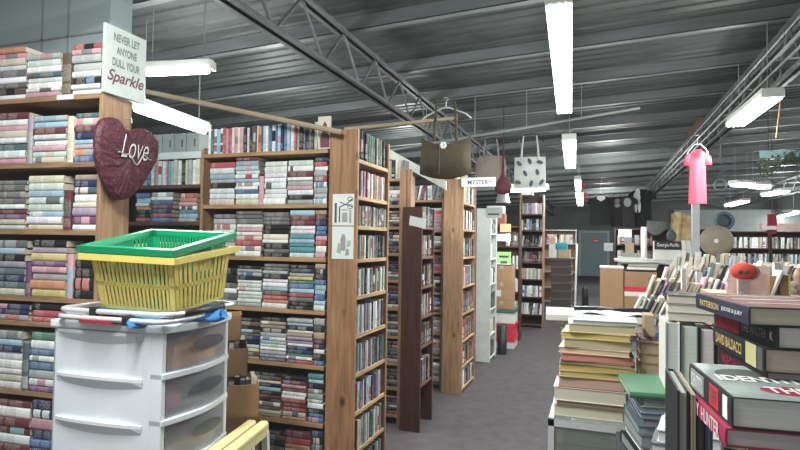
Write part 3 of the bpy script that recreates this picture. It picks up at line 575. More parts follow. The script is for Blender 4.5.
# ------------------------------------------------------------------ bags on hangers
def hanger(c, w, label, m, hook=.09, group='wire hangers'):
    c = V(c); r = MB()
    r.tube([c+V((-w/2, 0, -.10)), c+V((-w/2*.8, 0, -.06)), c+V((-.03, 0, 0)), c+V((.03, 0, 0)), c+V((w/2*.8, 0, -.06)), c+V((w/2, 0, -.10))], .007, 6)
    r.tube([c, c+V((0, 0, hook*.6)), c+V((.02, 0, hook*.85)), c+V((.0, 0, hook)), c+V((-.02, 0, hook*.9))], .003, 5)
    return single('clothes_hanger', r, m, label, 'hanger')
def bag(name, label, c, w, h, dp, m, straps, sag=.0, wide=1.0, roundb=0):
    """c = centre of the bag's top edge"""
    c = V(c); root = thing(name, label, 'bag', c-UP*h); b = MB()
    def fn(side):
        def f(u, v):
            x = (u-.5)*w*(1+(wide-1)*v); z = -h*v
            if roundb: x *= (1-roundb*(2*v-1)**4*(.9)); z = -h*(.5-.5*math.cos(PI*v)) if False else z
            e = (1-(2*u-1)**4)*(math.sin(PI*min(1, v*.8+.12)))
            z += sag*h*(-(1-(2*u-1)**2)*(1-v)*.35+((2*u-1)**2)*v*.25)
            return c+V((x, side*dp*e+.012*math.sin(u*9+v*5)*(1-v), z))
        return f
    b.grid(fn(-1), 16, 12).grid(fn(1), 16, 12); build('body', b, m, root, smooth=True)
    for sx_, ht in straps:
        s = MB(); y_ = -.01
        s.tube([c+V((sx_-.0, y_, -.03)), c+V((sx_*.9, y_, ht*.5)), c+V((sx_*.75, y_, ht))], [.014, .011, .009], 6); build('strap', s, m, root)
    return root
c = (atY(421, 140, 4.62)+atY(471, 140, 4.62))/2; top = V((c.x, 4.62, atY(445, 137, 4.62).z))
rb = bag('shoulder_bag', 'large olive brown canvas bag with a small white flower hanging above the aisle', top, .43, .36, .09, M['olive'], [(-.10, .33), (.10, .33)], sag=.55, wide=1.06)
build('seam', MB().tube([top+V((-.03, -.085, -.08)), top+V((-.025, -.10, -.2)), top+V((-.03, -.09, -.33))], .004, 5), M['ink'], rb)
m = MB()
for i in range(6): m.lathe(top+V((-.0+.018*math.cos(i*PI/3), -.075, -.085+.018*math.sin(i*PI/3))), [(.001, -.012), (.013, -.006), (.013, .004), (.001, .006)], 8, (0, 1, 0))
build('flower_brooch', m, M['paper'], rb)
hanger((top.x, 4.62, atY(445, 108, 4.62).z), .44, 'silver hanger carrying the large olive bag', M['chrome'])
# stick and track above
single('wooden_stick', MB().tube([atY(345, 129, 4.63), atY(457, 118, 4.63)], .017, 8), M['palewood'], 'pale wooden stick running behind the olive bag hanger', 'stick')
tA, tB = atY(380, 152, 6.72), atY(640, 108, 6.72)
tr = thing('hanging_rail', 'long bright metal rail under the roof carrying the smaller bags', 'rail', tA); build('rail', MB().tube([tA, tB], .016, 8), M['steel'], tr)
for f in (.2, .4, .6, .8):
    p = tA.lerp(tB, f); build('rail_clip', MB().tube([p, (p.x, p.y, RZ(p.x)-.02)], .005, 5), M['steel'], tr)
c2 = V((atY(491, 160, 6.72).x, 6.72, atY(491, 156, 6.72).z)); bag('handbag', 'rounded taupe quilted handbag hanging behind the mystery sign', c2, .37, .36, .05, M['beige'], [(-.09, .2), (.09, .2)], sag=.0, wide=1.02, roundb=.28)
hanger((c2.x, 6.72, c2.z+.21), .25, 'thin hanger of the taupe handbag', M['black'])
c3 = V((atY(530, 160, 6.72).x, 6.72, atY(530, 157, 6.72).z)); rt = bag('tote_bag', 'pale canvas tote bag printed with dark leaf shapes hanging above the aisle', c3, .36, .37, .025, M['tote'], [(-.1, .25), (.1, .25)], wide=1.03)
rr = random.Random(4)
for i, (u, v) in enumerate([(-.12, -.08), (.0, -.06), (.12, -.07), (-.05, -.2), (.09, -.19), (-.13, -.3), (.02, -.31), (.14, -.3)]):
    m = MB(); a = rr.uniform(0, PI); p = c3+V((u, -.035, v)); l = .045; w_ = .022
    m.prism([p+V((math.cos(a)*x-math.sin(a)*z, 0, math.sin(a)*x+math.cos(a)*z)) for x, z in ((-w_, 0), (-w_*.7, l*.7), (0, l), (w_*.7, l*.7), (w_, 0), (w_*.5, -l*.7), (-w_*.5, -l*.7))], (0, .004, 0)); build('leaf_print', m, M['ink'], rt)
hanger((c3.x, 6.72, c3.z+.27), .32, 'dark hanger of the leaf print tote bag', M['black'])
# bits on top of the rows
lc = D(503, 203, 7.35); r = thing('lamp_shade', 'small grey lamp shade on a stem beyond the mystery sign', 'lamp', lc); build('shade', MB().lathe(lc, [(.095, 0), (.055, .15)], 18, caps=False), M['grey'], r, smooth=True); build('stem', MB().tube([lc+V((0, 0, .14)), (lc.x, lc.y, RZ(lc.x)-.05)], .005), M['black'], r)
lc = D(503, 186, 6.6); single('cloth_pouch', MB().lathe(lc, [(.02, -.1), (.09, -.08), (.1, 0), (.05, .08), (.015, .14), (.004, .62)], 14), mat('burgundy_cloth', (.10, .02, .035), .9), 'burgundy pouch hanging behind the taupe handbag', 'bag', smooth=True)
for i, (px, h, m, lb) in enumerate([(468, .16, M['offwhite'], 'white figurine on the mystery end bookcase, left one'), (473, .2, M['palewood'], 'tan figurine on the mystery end bookcase, middle one'), (478, .14, M['skin'], 'pinkish figurine on the mystery end bookcase, right one')]):
    single('figurine', MB().lathe((-1.35, 5.6+i*.17, 2.131), [(.035, 0), (.03, .02), (.022, h*.4), (.035, h*.6), (.015, h*.72), (.026, h*.86), (.004, h)], 12), m, lb, 'figurine', smooth=True)
# ------------------------------------------------------------------ lights
def lamp(c, sx_, sy, rot, power, parent=None):
    l = bpy.data.lights.new('lamp', 'AREA'); l.shape = 'RECTANGLE'; l.size = sx_; l.size_y = sy; l.energy = power; l.color = (.96, 1, .96)
    o = bpy.data.objects.new('lamp', l); C.objects.link(o); o.location = V(c)-(WL[parent.name] if parent else V((0, 0, 0))); o.rotation_euler = (0, 0, rot); o.parent = parent; return o
def glow(c, power, parent=None, r=.12):
    l = bpy.data.lights.new('glow', 'POINT'); l.energy = power; l.shadow_soft_size = r; l.color = (.95, 1, .955)
    o = bpy.data.objects.new('glow', l); C.objects.link(o); o.location = V(c)-(WL[parent.name] if parent else V((0, 0, 0))); o.parent = parent; return o
def fixture(a, b, label, ntube=4, w=.2, power=60, m='tube', chain=True):
    a, b = V(a), V(b); u = (b-a).normalized(); s = V((-u.y, u.x, 0)).normalized(); up = s.cross(u)*-1
    if up.z < 0: up = -up
    root = thing('ceiling_light', label, 'ceiling light', (a+b)/2, 'fluorescent ceiling lights')
    build('housing', MB().obox(a-s*w/2+up*.03, u*(b-a).length, s*w, up*.05), M['offwhite'], root, bevel=.006)
    for i in range(ntube):
        f = (i+.5)/ntube-.5; build('tube', MB().tube([a+s*w*f+u*.03, b+s*w*f-u*.03], w/ntube*.40, 8), M[m], root)
    for q in (a, b): 
        build('end_cap', MB().obox(q-s*w/2-u*.01+up*.0, u*.025, s*w, up*.06), M['offwhite'], root)
    if chain:
        for f in (.12, .88):
            p = a.lerp(b, f); build('chain', MB().tube([p+UP*.08, (p.x, p.y, RZ(p.x)-.01)], .004, 5), M['steel'], root)
    if power:
        lamp((a+b)/2-up*.06, w, (b-a).length, math.atan2(u.y, u.x)-PI/2, power*.5, root)
        for f in (.25, .75): glow(a.lerp(b, f)-up*.10, power*.5, root)
z = 2.75
fixture(atZ(558.5, 3, z), atZ(564.5, 113, z), 'long four tube fluorescent light hanging over the aisle, nearest one', 4, .14, 110)
fixture(atZ(569, 140, z), atZ(570.5, 168, z), 'second fluorescent light over the aisle, just beyond the nearest one', 4, .17, 70)
fixture(atZ(577.5, 180, z), atZ(578.2, 190, z), 'small far light over the aisle above the grey door', 2, .13, 60, 'tubefar'); fixture(atZ(579.3, 196, z-.2), atZ(580.3, 205, z-.2), 'lowest far light over the aisle, just above the black shirts', 2, .16, 60, 'tubefar')
fixture(atZ(773, 97, z), atZ(735, 126, z), 'four tube fluorescent light at right under the conduit', 4, .17, 90)
fixture(atZ(144, 73, z), atZ(212, 70, z), 'single tube light right of the slogan sign', 1, .07, 35)
fixture(atZ(134, 107, 2.5), atZ(206, 131, 2.5), 'bright tube light above the grey boxes, left of the pine bookcase', 1, .09, 60)
fixture(D(508, 190.5, 7.3), D(547, 189.5, 7.45), 'horizontal tube light below the leaf print tote bag', 1, .06, 18, chain=False)
for i, (p, q) in enumerate([((733, 184), (749, 185)), ((751, 186), (768, 187)), ((765, 195), (786, 191)), ((728, 205.5), (746, 201)), ((777, 217), (796, 213))]):
    fixture(atZ(*p, 2.75), atZ(*q, 2.75), ['far light at right, upper left of the pair under the teal plank', 'far light at right, upper right of the pair under the teal plank', 'far light at right, just below the upper pair', 'far light at right, left one above the fan', 'farthest light at right, lowest of all'][i], 2, .22, 25, 'tubefar')
lamp((3.4, 6, 2.92), .2, 1.2, 0, 50); lamp((-1.25, .75, 2.92), .2, 1.2, 0, 95)  # unseen area lights added as fill, no fixture built
for (x, y, z_, p) in [(-1.7, 1.1, 2.75, 48), (-3.4, 5.5, 2.6, 40), (-3, 9, 2.6, 70), (.3, 12.5, 2.6, 110), (4, 10, 2.7, 110), (5, 19, 2.6, 220), (.3, 20.5, 2.6, 220), (7, 24, 2.6, 220), (-3, 16, 2.6, 120), (8, 13, 2.6, 120)]: glow((x, y, z_), p)  # unseen point fills added to brighten upper left shelves, roof and far end
wd = bpy.data.worlds.new('world'); SC.world = wd; wd.use_nodes = True
bg = wd.node_tree.nodes['Background']; bg.inputs[0].default_value = (.88, .94, .92, 1); bg.inputs[1].default_value = .45
# conduits and pipes
for i, (x, zc, r_, lb) in enumerate([(1.32, 2.98, .016, 'left conduit pipe under the roof above the pink shirt'), (1.40, 2.97, .012, 'thin right conduit pipe above the pink shirt'), (1.24, 3.0, .008, 'thin cable beside the conduit pipes')]):
    single('conduit_pipe', MB().tube([(x, 2.0, zc), (x, 26, zc)], r_, 6), M['joist'], lb, 'pipe')
single('rust_rod', MB().tube([V((D(781, 95, 5.6).x, D(781, 95, 5.6).y, RZ(1.6)+.01)), D(781, 95, 5.6), D(776, 138, 5.6)], .007, 5), M['rust'], 'thin rusty rod hanging beside the right fluorescent light', 'rod')
single('roof_brace', MB().obox(D(688, 137, 8.2), D(716, 97, 8.2)-D(688, 137, 8.2), (.05, 0, .02), (0, .01, .05)), M['rust'], 'slanting rusty brace under the roof left of the right fluorescent light', 'brace')
# ------------------------------------------------------------------ drawer tower, baskets (left foreground)
TW = Matrix.Translation((-1.46, 1.62, 0)) @ Matrix.Rotation(math.radians(3.2), 4, 'Z')   # local: front (drawers) at x = 0, box runs to -x, +y away
TX, TY, TH, ND = .49, .41, 1.185, 7
dt = thing('drawer_tower', 'tall white plastic drawer tower with frosted drawers carrying shopping baskets', 'drawers', TW @ V((-TX/2, TY/2, 0)))
dh = (TH-.03)/ND
m = MB()
m.box((-TX, 0, 0), (-.049, .012, TH-.03)); m.box((-TX, TY-.012, 0), (-.03, TY, TH-.03)); m.box((-TX, 0, 0), (-TX+.012, TY, TH-.03))
m.box((-.05, .0, 0), (-.0, .022, TH-.03)); m.box((-.05, TY-.022, 0), (-.0, TY, TH-.03))
build('frame', m.xf(TW), M['white'], dt, bevel=.003)
def bow(t, s=.035): return s*math.sin(PI*t)
def bowed(z0, z1, x0, x1, y0, y1, n=12):
    m = MB(); 
    pts = [(x1+bow(i/n), y0+(y1-y0)*i/n) for i in range(n+1)]+[(x0, y1), (x0, y0)]
    return m.prism([(a, b, z0) for a, b in pts], (0, 0, z1-z0))
m = bowed(TH-.03, TH, -TX-.01, .01, -.012, TY+.012); build('top_panel', m.xf(TW), M['white'], dt, bevel=.006)
for i in range(ND):
    z0 = TH-.03-dh*(i+1); z1 = z0+dh
    rail = bowed(z0, z0+.022, -.05, .004, 0, TY); 
    build('cross_rail', rail.xf(TW), M['white'], dt, bevel=.003)
    # ledge on the side wall, thicker in the middle
    n = 10; pts = [(-TX+.02+(TX-.1)*k_/n, -.004-.014*math.sin(PI*k_/n)**.6) for k_ in range(n+1)]+[(-.08, .002), (-TX+.02, .002)]
    m = MB().prism([(a, b, z1-.014) for a, b in pts], (0, 0, .012)); 
    m.poly([(a, b, z1-.014) for a, b in pts[:n+1]]+[(a, -.0005, z1-.034-.016*math.sin(PI*k_/n)) for k_, (a, b) in enumerate(pts[:n+1])], [(k_, k_+1, n+2+k_, n+1+k_) for k_ in range(n)])
    build('side_ledge', m.xf(TW), M['white'], dt)
    d = MB(); n = 12
    pts = [(.0+bow(k_/n, .03), .024+(TY-.048)*k_/n) for k_ in range(n+1)]
    d.poly([(a, b, z0+.024) for a, b in pts]+[(a, b, z1-.004) for a, b in pts], [(k_, k_+1, n+2+k_, n+1+k_) for k_ in range(n)])
    d.obox((-TX+.02, .024, z0+.024), (TX-.02, 0, 0), (0, TY-.048, 0), (0, 0, .004))
    dr = build('drawer', d.xf(TW), M['clear'], dt, smooth=True)
    h = MB(); cy = TY*.55
    h.prism([(.034, cy+.095*math.cos(q*PI/10), z0+dh*.64+.026*math.sin(q*PI/10)) for q in range(20)], (.003, 0, 0))
    build('handle', h.xf(TW), see_through('grey_translucent_recess', (.12, .13, .145), .6), dr)
# contents of the top two drawers
r = single('card_box', MB().obox((-.14, .06, TH-.03-dh+.03), (.14, 0, 0), (0, .26, 0), (0, 0, .08)).xf(TW), mat('orange_card', (.72, .33, .10)), 'orange yellow box seen through the top frosted drawer', 'box', bevel=.004)
r = single('fabric_bundle', MB().lathe((-.1, .10, TH-.03-dh*2+.03), [(.02, 0), (.08, .01), (.085, .05), (.05, .085), (.01, .09)], 14).xf(TW), M['pink'], 'pink bundle seen through the second frosted drawer', 'bundle', smooth=True)
r = single('paper_pile', MB().box((-.3, .06, TH-.03-dh*3+.03), (-.02, .36, TH-.03-dh*3+.07)).xf(TW), M['card2'], 'tan paper pile seen through the third frosted drawer', 'papers')
# folded baskets under the yellow one (metal hoop frames)
def hoop(z, x0, x1, y0, y1, r_=.05):
    p = []
    for cx, cy, q0 in ((x1-r_, y1-r_, 0), (x0+r_, y1-r_, 1), (x0+r_, y0+r_, 2), (x1-r_, y0+r_, 3)):
        for k_ in range(6): t = (q0+k_/5)*PI/2; p.append((cx+r_*math.cos(t), cy+r_*math.sin(t), z))
    return p
for i, (z, x0, x1, y0, y1, m_, nm, lb) in enumerate([(1.198, -.455, .035, -.035, .36, 'redfab', 'red', 'folded market basket with red cloth and metal hoop, lying on the drawer tower'), (1.222, -.46, .045, -.02, .40, 'bluefab', 'blue', 'folded market basket with blue cloth and metal hoop under the yellow basket')]):
    root = thing('folded_basket', lb, 'basket', TW @ V((-.2, .15, z-.012)))
    build('hoop_frame', MB().tube(hoop(z+.004, x0, x1, y0, y1), .0095, 8, True).xf(TW), M['chrome'], root, smooth=True)
    cl = MB()
    if i == 0: cl.prism(hoop(z-.012, x0+.10, x1-.2, y0-.016, y1-.03), (0, 0, .012))
    else:
        vs = []
        cl.prism(hoop(z-.006, x0+.06, x1-.02, y0+.06, y1-.02), (0, 0, .008))
        def fld(u, v): return V((-.13+.185*u, -.01+.28*u+.03*math.sin(v*6), z-.004-.036*math.sin(PI*v)-.006*math.sin(u*23)))+V((.03*math.sin(PI*v), -.02*math.sin(PI*v), 0))
        cl.grid(fld, 16, 6); cl.grid(lambda u, v: fld(u, v)+V((.012, -.014, -.002)), 16, 6)
    build('cloth', cl.xf(TW), M[m_], root, smooth=(i == 1))
    for cx in ((-.27, -.265) if False else ((-.30,) if i == 1 else (-.14,))):
        build('hinge_clip', MB().box((cx, y0-.013, z-.014), (cx+.03, y0+.013, z+.02)).xf(TW), M['black'], root, bevel=.005)
    if i == 1: build('hand_grip', MB().tube([(x1-.004, .05, z+.004), (x1, .16, z+.004), (x1-.002, .30, z+.004)], .0135, 8).xf(TW), M['black'], root, smooth=True)
def basket(name, label, mt, w0, d0, w1, d1, h, m, ns, nd, lip=.028, front_split=.42, handles=False):
    root = thing(name, label, 'basket', mt @ V((0, 0, 0)))
    b = MB()
    def P(side, s, t):
        w = w0+(w1-w0)*t; d = d0+(d1-d0)*t
        c = [(-w/2, -d/2), (w/2, -d/2), (w/2, d/2), (-w/2, d/2)]; p, q = c[side], c[(side+1) % 4]
        return V((p[0]+(q[0]-p[0])*s, p[1]+(q[1]-p[1])*s, h*t))
    N = [V((0, -1, 0)), V((1, 0, 0)), V((0, 1, 0)), V((-1, 0, 0))]
    def quad(side, s0, s1, t0, t1, u0=None, u1=None):
        u0 = s0 if u0 is None else u0; u1 = s1 if u1 is None else u1
        a = [P(side, s0, t0), P(side, s1, t0), P(side, u1, t1), P(side, u0, t1)]; n = N[side]*.0035
        b.poly(a+[p-n for p in a], [(0, 1, 2, 3), (7, 6, 5, 4), (0, 4, 5, 1), (1, 5, 6, 2), (2, 6, 7, 3), (3, 7, 4, 0)])
    for sd in range(4):
        n = ns if sd % 2 == 0 else nd
        for t0, t1 in ((0, .06), (front_split, front_split+.07), (.86, 1)): quad(sd, 0, 1, t0, t1)
        quad(sd, 0, .07, 0, 1); quad(sd, .93, 1, 0, 1)
        for i in range(n):
            s = .07+.86*(i+.5)/n; ww = .60*.86/n
            quad(sd, s-ww/2, s+ww/2, .05, .9)
        if sd % 2: quad(sd, .36, .68, front_split+.22, .9)
    b.poly([P(0, 0, 0), P(1, 0, 0), P(2, 0, 0), P(3, 0, 0)], [(0, 1, 2, 3)])
    build('slatted_body', b.xf(mt), m, root)
    r = MB(); 
    for sd in range(4):
        a0, a1 = P(sd, 0, 1), P(sd, 1, 1); n = N[sd]; tdir = (a1-a0).normalized()
        r.obox(a0-tdir*lip+n*lip, (a1-a0)+tdir*lip*2, -n*.004, UP*-.026); r.obox(a0-tdir*lip+n*lip, (a1-a0)+tdir*lip*2, -n*(lip+.004), UP*-.004)
    build('rim', r.xf(mt), m, root, bevel=.002)
    return root
BM = TW @ Matrix.Translation((-.175, .225, 1.238)) @ Matrix.Rotation(math.radians(6.0), 4, 'X') @ Matrix.Rotation(math.radians(1.6), 4, 'Y')
yb = basket('shopping_basket', 'yellow slatted shopping basket on the drawer tower', BM, .34, .30, .375, .365, .218, M['yellow'], 17, 11)
gb = basket('shopping_basket', 'green slatted shopping basket nested inside the yellow one', BM @ Matrix.Translation((-.004, .006, .066)) @ Matrix.Rotation(math.radians(4.5), 4, 'X'), .32, .275, .375, .35, .196, M['green'], 20, 13)
# cardboard boxes on a pale yellow stool beside the tower
st = thing('step_stool', 'pale yellow plastic stool with two slats beside the drawer tower', 'stool', (-1.4, 2.0, 0))
SZ = .69
sm = Matrix.Translation((-1.372, 2.2, 0)) @ Matrix.Rotation(math.radians(100), 4, 'Z')
for ya, yb3 in ((0, .047), (.059, .106)):
    m = MB().prism([(x, y_, SZ-.025) for x, y_ in ((-.44, ya), (-.02, ya), (0, ya+.015), (0, yb3), (-.44, yb3))], (0, 0, .025)); build('seat_slat', m.xf(sm), M['paleyellow'], st, bevel=.006)
build('apron', MB().box((-.44, .006, SZ-.06), (-.01, .014, SZ-.025)).box((-.014, .006, SZ-.06), (-.006, .10, SZ-.025)).box((-.44, .092, SZ-.06), (-.01, .10, SZ-.025)).xf(sm), M['paleyellow'], st, bevel=.003)
for x, y_ in ((-.03, .004), (-.03, .075), (-.43, .004), (-.43, .075)): build('leg', MB().obox((x, y_, SZ-.04), (.026, 0, 0), (0, .026, 0), (.07 if x > -.1 else -.05, 0, -(SZ-.04))).xf(sm), M['offwhite'], st)
def openbox(mt, w, d, h, label, name='cardboard_box', m='card'):
    root = thing(name, label, 'box', mt @ V((0, 0, 0))); b = MB(); t = .005
    b.box((-w/2, -d/2, 0), (w/2, -d/2+t, h)).box((-w/2, d/2-t, 0), (w/2, d/2, h)).box((-w/2, -d/2, 0), (-w/2+t, d/2, h)).box((w/2-t, -d/2, 0), (w/2, d/2, h)).box((-w/2, -d/2, 0), (w/2, d/2, t))
    build('body', b.xf(mt), M[m], root); return root
bq = Matrix.Translation((-1.63, 2.24, 0)) @ Matrix.Rotation(math.radians(38), 4, 'Z')
rq = openbox(bq, .27, .23, SZ, 'tall cardboard box on the floor under the open boxes of books'); build('lid', MB().box((-.135, -.115, SZ-.004), (.135, .115, SZ)).xf(bq), M['card'], rq)
b1 = Matrix.Translation((-1.60, 2.22, SZ+.001)) @ Matrix.Rotation(math.radians(38), 4, 'Z')
openbox(b1, .24, .19, .15, 'lower open cardboard box of books beside the yellow stool')
b2 = Matrix.Translation((-1.67, 2.25, SZ+.172)) @ Matrix.Rotation(math.radians(36), 4, 'Z')
openbox(b2, .22, .18, .13, 'upper open cardboard box stacked on the lower one by the stool')
def books_in(mt, w, n, hz, code, where, group, d=.13):
    a = -w/2; t = w/n
    for i in range(n):
        c = code[i % len(code)]; o = mt @ V((a+.001, -d/2, .006)); R3_ = mt.to_3x3()
        hh = hz*(1+random.uniform(-.08, .08))
        book(o, R3_ @ V((0, 0, hh)), R3_ @ V((t-.002, 0, 0)), R3_ @ V((0, d, 0)), c, '%s paperback %s from left in %s' % (COL[c][1], ordn(i+1), where), group); a += t
books_in(b1, .22, 9, .165, 'wgkGwkbgw', 'the lower cardboard box by the stool', 'books in the cardboard boxes by the stool')
books_in(b2, .20, 8, .15, 'ckgauwgk', 'the upper cardboard box by the stool', 'books in the cardboard boxes by the stool')
b3 = Matrix.Translation((-1.73, 2.30, SZ+.325)) @ Matrix.Rotation(math.radians(36), 4, 'Z')
openbox(b3, .2, .15, .12, 'topmost small cardboard box behind the drawer tower')
# ------------------------------------------------------------------ right side: display case, tables, books
gc = thing('display_case', 'glass display case under the tall stack of old books', 'display case', (.1, 2.8, 0))
gx0, gx1, gy0, gy1, gz = -.155, .5, 1.99, 3.4, .90
m = MB()
for x in (gx0, gx1-.02):
    for y_ in (gy0, gy1-.02): m.box((x, y_, 0), (x+.02, y_+.02, gz))
for z in (.36, gz-.02):
    m.box((gx0, gy0, z), (gx1, gy0+.02, z+.02)); m.box((gx0, gy0, z), (gx0+.02, gy1, z+.02)); m.box((gx1-.02, gy0, z), (gx1, gy1, z+.02))
build('metal_frame', m, M['chrome'], gc)
build('glass_panel', MB().box((gx0+.02, gy0+.006, .38), (gx1-.02, gy0+.01, gz-.02)), M['glass'], gc); build('glass_panel', MB().box((gx0+.006, gy0+.02, .38), (gx0+.01, gy1-.02, gz-.02)), M['glass'], gc)
build('glass_top', MB().box((gx0, gy0, gz), (gx1, gy1, gz+.006)), M['glass'], gc)
build('base_cabinet', MB().box((gx0+.005, gy0+.005, .0), (gx1-.005, gy1-.005, .36)), M['dark_v'], gc); build('glass_shelf', MB().box((gx0+.03, gy0+.03, .62), (gx1-.03, gy1-.03, .626)), M['glass'], gc)
SPB = []   # individually built books with cover and pages
def bigbook(center, yaw, w, l, t, code, label, page=(.62, .55, .42), spine='-x', name='hardback_book', group=None, tilt=0, cat='book', board=.0025, cover=None, roundspine=True):
    """lying book: w across, l along the spine; spine on the -x side of its own frame; centre of the bottom face"""
    mt = Matrix.Translation(center) @ Matrix.Rotation(yaw, 4, 'Z') @ Matrix.Rotation(tilt, 4, 'Y')
    root = thing(name, label, cat, V(center), group); col = jit(COL[code][0], .05) if cover is None else cover; c = MB(); cc = tuple(col)+(1,)
    ov = .003
    prof = [(w/2, 0), (-w/2, 0)]+[(-w/2-.006*math.sin(PI*q/6)*(t/.03 if roundspine else .2), t*q/6) for q in range(1, 6)]+[(-w/2, t), (w/2, t), (w/2, t-board), (-w/2+.002, t-board), (-w/2+.002, board), (w/2, board)]
    k_ = len(prof); vs = [(x, -l/2, z) for x, z in prof]+[(x, l/2, z) for x, z in prof]
    fs = [(i, (i+1) % k_, k_+(i+1) % k_, k_+i) for i in range(k_)]
    # end caps as strips
    fs += [(0, 1, k_-2, k_-1), (7, 8, 9, 10), (1, 2, 3, 4, 5, 6, 7, 10, 11)]; fs += [tuple(k_+i for i in f) for f in fs[-3:]]
    c.poly(vs, fs, 0, cc)
    co = build('cover', c.xf(mt), [M['book']], root, cols=True)
    p = MB().box((-w/2+.002, -l/2+ov, board), (w/2-ov, l/2-ov, t-board), 0, tuple(jit(page, .06))+(1,)); build('page_block', p.xf(mt), [M['pages']], root, cols=True)
    SPB.append(root); return root, mt, co
# tall stack of old books, fore edges to the camera (their spines point away: frame -x -> +y)
sx0 = -.14; z = gz+.0065; Y0 = 2.02
tall = [(.036, .235, 'c', 'cream pages', 0, .0), (.016, .22, 'u', 0, 0, .01), (.046, .235, 'w', 0, 0, -.0), (.036, .215, 'r', 0, 0, .015), (.022, .235, 'y', 0, .05, .015), (.022, .245, 'Y', 0, -.03, .02), (.010, .23, 'a', 0, 0, .02), (.024, .235, 'r', 0, .04, .022), (.020, .23, 'c', 0, -.06, .02), (.030, .22, 'a', 0, .05, .03), (.022, .22, 'y', 0, -.04, .03), (.030, .215, 'c', 0, .06, .045), (.012, .21, 'G', 0, .02, .06)]
lab = ['cream old book at the very bottom of the tall stack on the glass case', 'thin brown book second from bottom of the tall old stack', 'thick white book third from bottom of the tall old stack', 'thick red book with pink tinged pages low in the tall old stack', 'yellow book just above the thick red one in the tall stack', 'mustard book in the middle of the tall old stack', 'thin tan book in the middle of the tall old stack', 'red edged book in the middle of the tall old stack', 'cream yellow book above the red edged one in the tall stack', 'tan book with pale pages in upper half of the tall stack', 'yellow covered book third from top of the tall old stack', 'cream book second from top of the tall old stack', 'thin light grey book on the very top of the tall old stack']
pgs = [(.60, .54, .42), (.3, .2, .14), (.66, .60, .50), (.62, .40, .30), (.62, .48, .16), (.50, .36, .10), (.48, .36, .2), (.58, .26, .18), (.62, .50, .28), (.56, .44, .28), (.56, .44, .12), (.60, .50, .32), (.5, .5, .48)]
for i, (t, l, cd, _, yaw, dx) in enumerate(tall):
    bigbook((sx0+l/2+dx, Y0+.085+random.uniform(0, .01), z), -PI/2+yaw, .165, l, t, cd, lab[i], page=pgs[i], group='old books of the tall stack on the glass case', board=.0022)
    z += t+.0006
zstack = z
# old books visible inside the glass case
for i in range(4): bigbook((-.02+.0*i, 2.16, .628+i*.045), -PI/2+.03*i, .2, .25, .042, 'uaRu'[i], ['brown book at the bottom inside the glass case', 'tan book second from bottom inside the glass case', 'maroon book third from bottom inside the glass case', 'brown book on top of the pile inside the glass case'][i], page=(.3, .22, .15), group='books inside the glass case')
# second pile behind and white board over it
z = gz+.0065
for i in range(8):
    t = [.04, .035, .04, .03, .042, .04, .03, .028][i]
    bigbook((.0+random.uniform(-.015, .015), 2.42, z), -PI/2+random.uniform(-.06, .06), .18, .26, t, 'agwukaGu'[i], 'old book %s from bottom of the pile hidden behind the tall old stack' % ordn(i+1), group='books behind the tall old stack'); z += t+.0006
wb = thing('foam_board', 'white foam board lying over the pile behind the tall stack of old books', 'board', (.05, 2.42, z)); wz = z
build('sheet', MB().obox((-.19, 2.30, z), (.40, .02, 0), (-.02, .26, 0), (0, 0, .024)), M['offwhite'], wb, bevel=.002)
single('black_cable', MB().tube([(-.09, 2.47, wz+.034), (.0, 2.48, wz+.037), (.06, 2.47, wz+.034), (.16, 2.49, wz+.036), (.2, 2.5, wz+.034)], .009, 8), M['black'], 'black rod lying on the white foam board', 'rod')
single('plastic_sheet', MB().grid(lambda u, v: V((-.06+.25*u, 2.33+.11*v, wz+.026+.006*math.sin(u*9+v*4)+.004)), 14, 8), M['paper'], 'crumpled white paper sheet on the foam board', 'paper', smooth=True)
# tan pile right of the tall stack, on the glass case
z = gz+.0065; Yt = 2.08
for i, (t, cd, lb) in enumerate([(.03, 'g', 'dark grey book at bottom of the tan pile on the glass case'), (.05, 'k', 'black book second from bottom of the tan pile'), (.04, 'w', 'white book third from bottom of the tan pile'), (.012, 'G', 'thin light grey book under the tan books'), (.012, 'k', 'thin black book under the tan books'), (.045, 'a', 'lowest tan book of the tan pile'), (.03, 'a', 'middle tan book of the tan pile'), (.034, 'a', 'upper tan book of the tan pile'), (.016, 'R', 'reddish book near top of the tan pile')]):
    bigbook((.215, Yt+.06, z), -PI/2+random.uniform(-.04, .04), .12, .155, t, cd, lb, page=(.66, .50, .32) if cd in 'aR' else (.6, .58, .52), group='tan pile on the glass case'); z += t+.0006
zt_ = z
pb = thing('photo_booklet', 'booklet with a black and white portrait of two people on the tan pile', 'booklet', (.23, Yt+.05, zt_))
a = D(647, 325, 2.42); b = D(663, 309, 2.42)
build('sheet', MB().obox((.195, Yt+.05, zt_+.0005), (.075, .008, 0), (0, .004, 0), (0, .02, .075)), M['lightwall'], pb)
for sx_, sc in ((.215, 1), (.246, .9)):
    build('portrait', MB().prism([(sx_+.014*math.cos(q*PI/6)*sc, Yt+.058-.003, zt_+.042+.018*math.sin(q*PI/6)*sc) for q in range(12)], (0, .002, .002)), M['paper'], pb); build('hair', MB().prism([(sx_+.016*math.cos(q*PI/8)*sc, Yt+.059-.001, zt_+.048+.022*math.sin(q*PI/8)*sc) for q in range(9)], (0, .002, .002)), M['ink'], pb)
build('blue_strip', MB().obox((.192, Yt+.044, zt_+.0003), (.08, .008, 0), (0, .006, 0), (0, .002, .016)), M['bluefab'], pb)
m = MB().obox((.155, Yt+.05, zt_), (.034, 0, 0), (0, .09, 0), (0, 0, .075)); single('tan_box', m, M['card2'], 'small tan carton standing on the tan pile beside the booklet', 'box', bevel=.002)
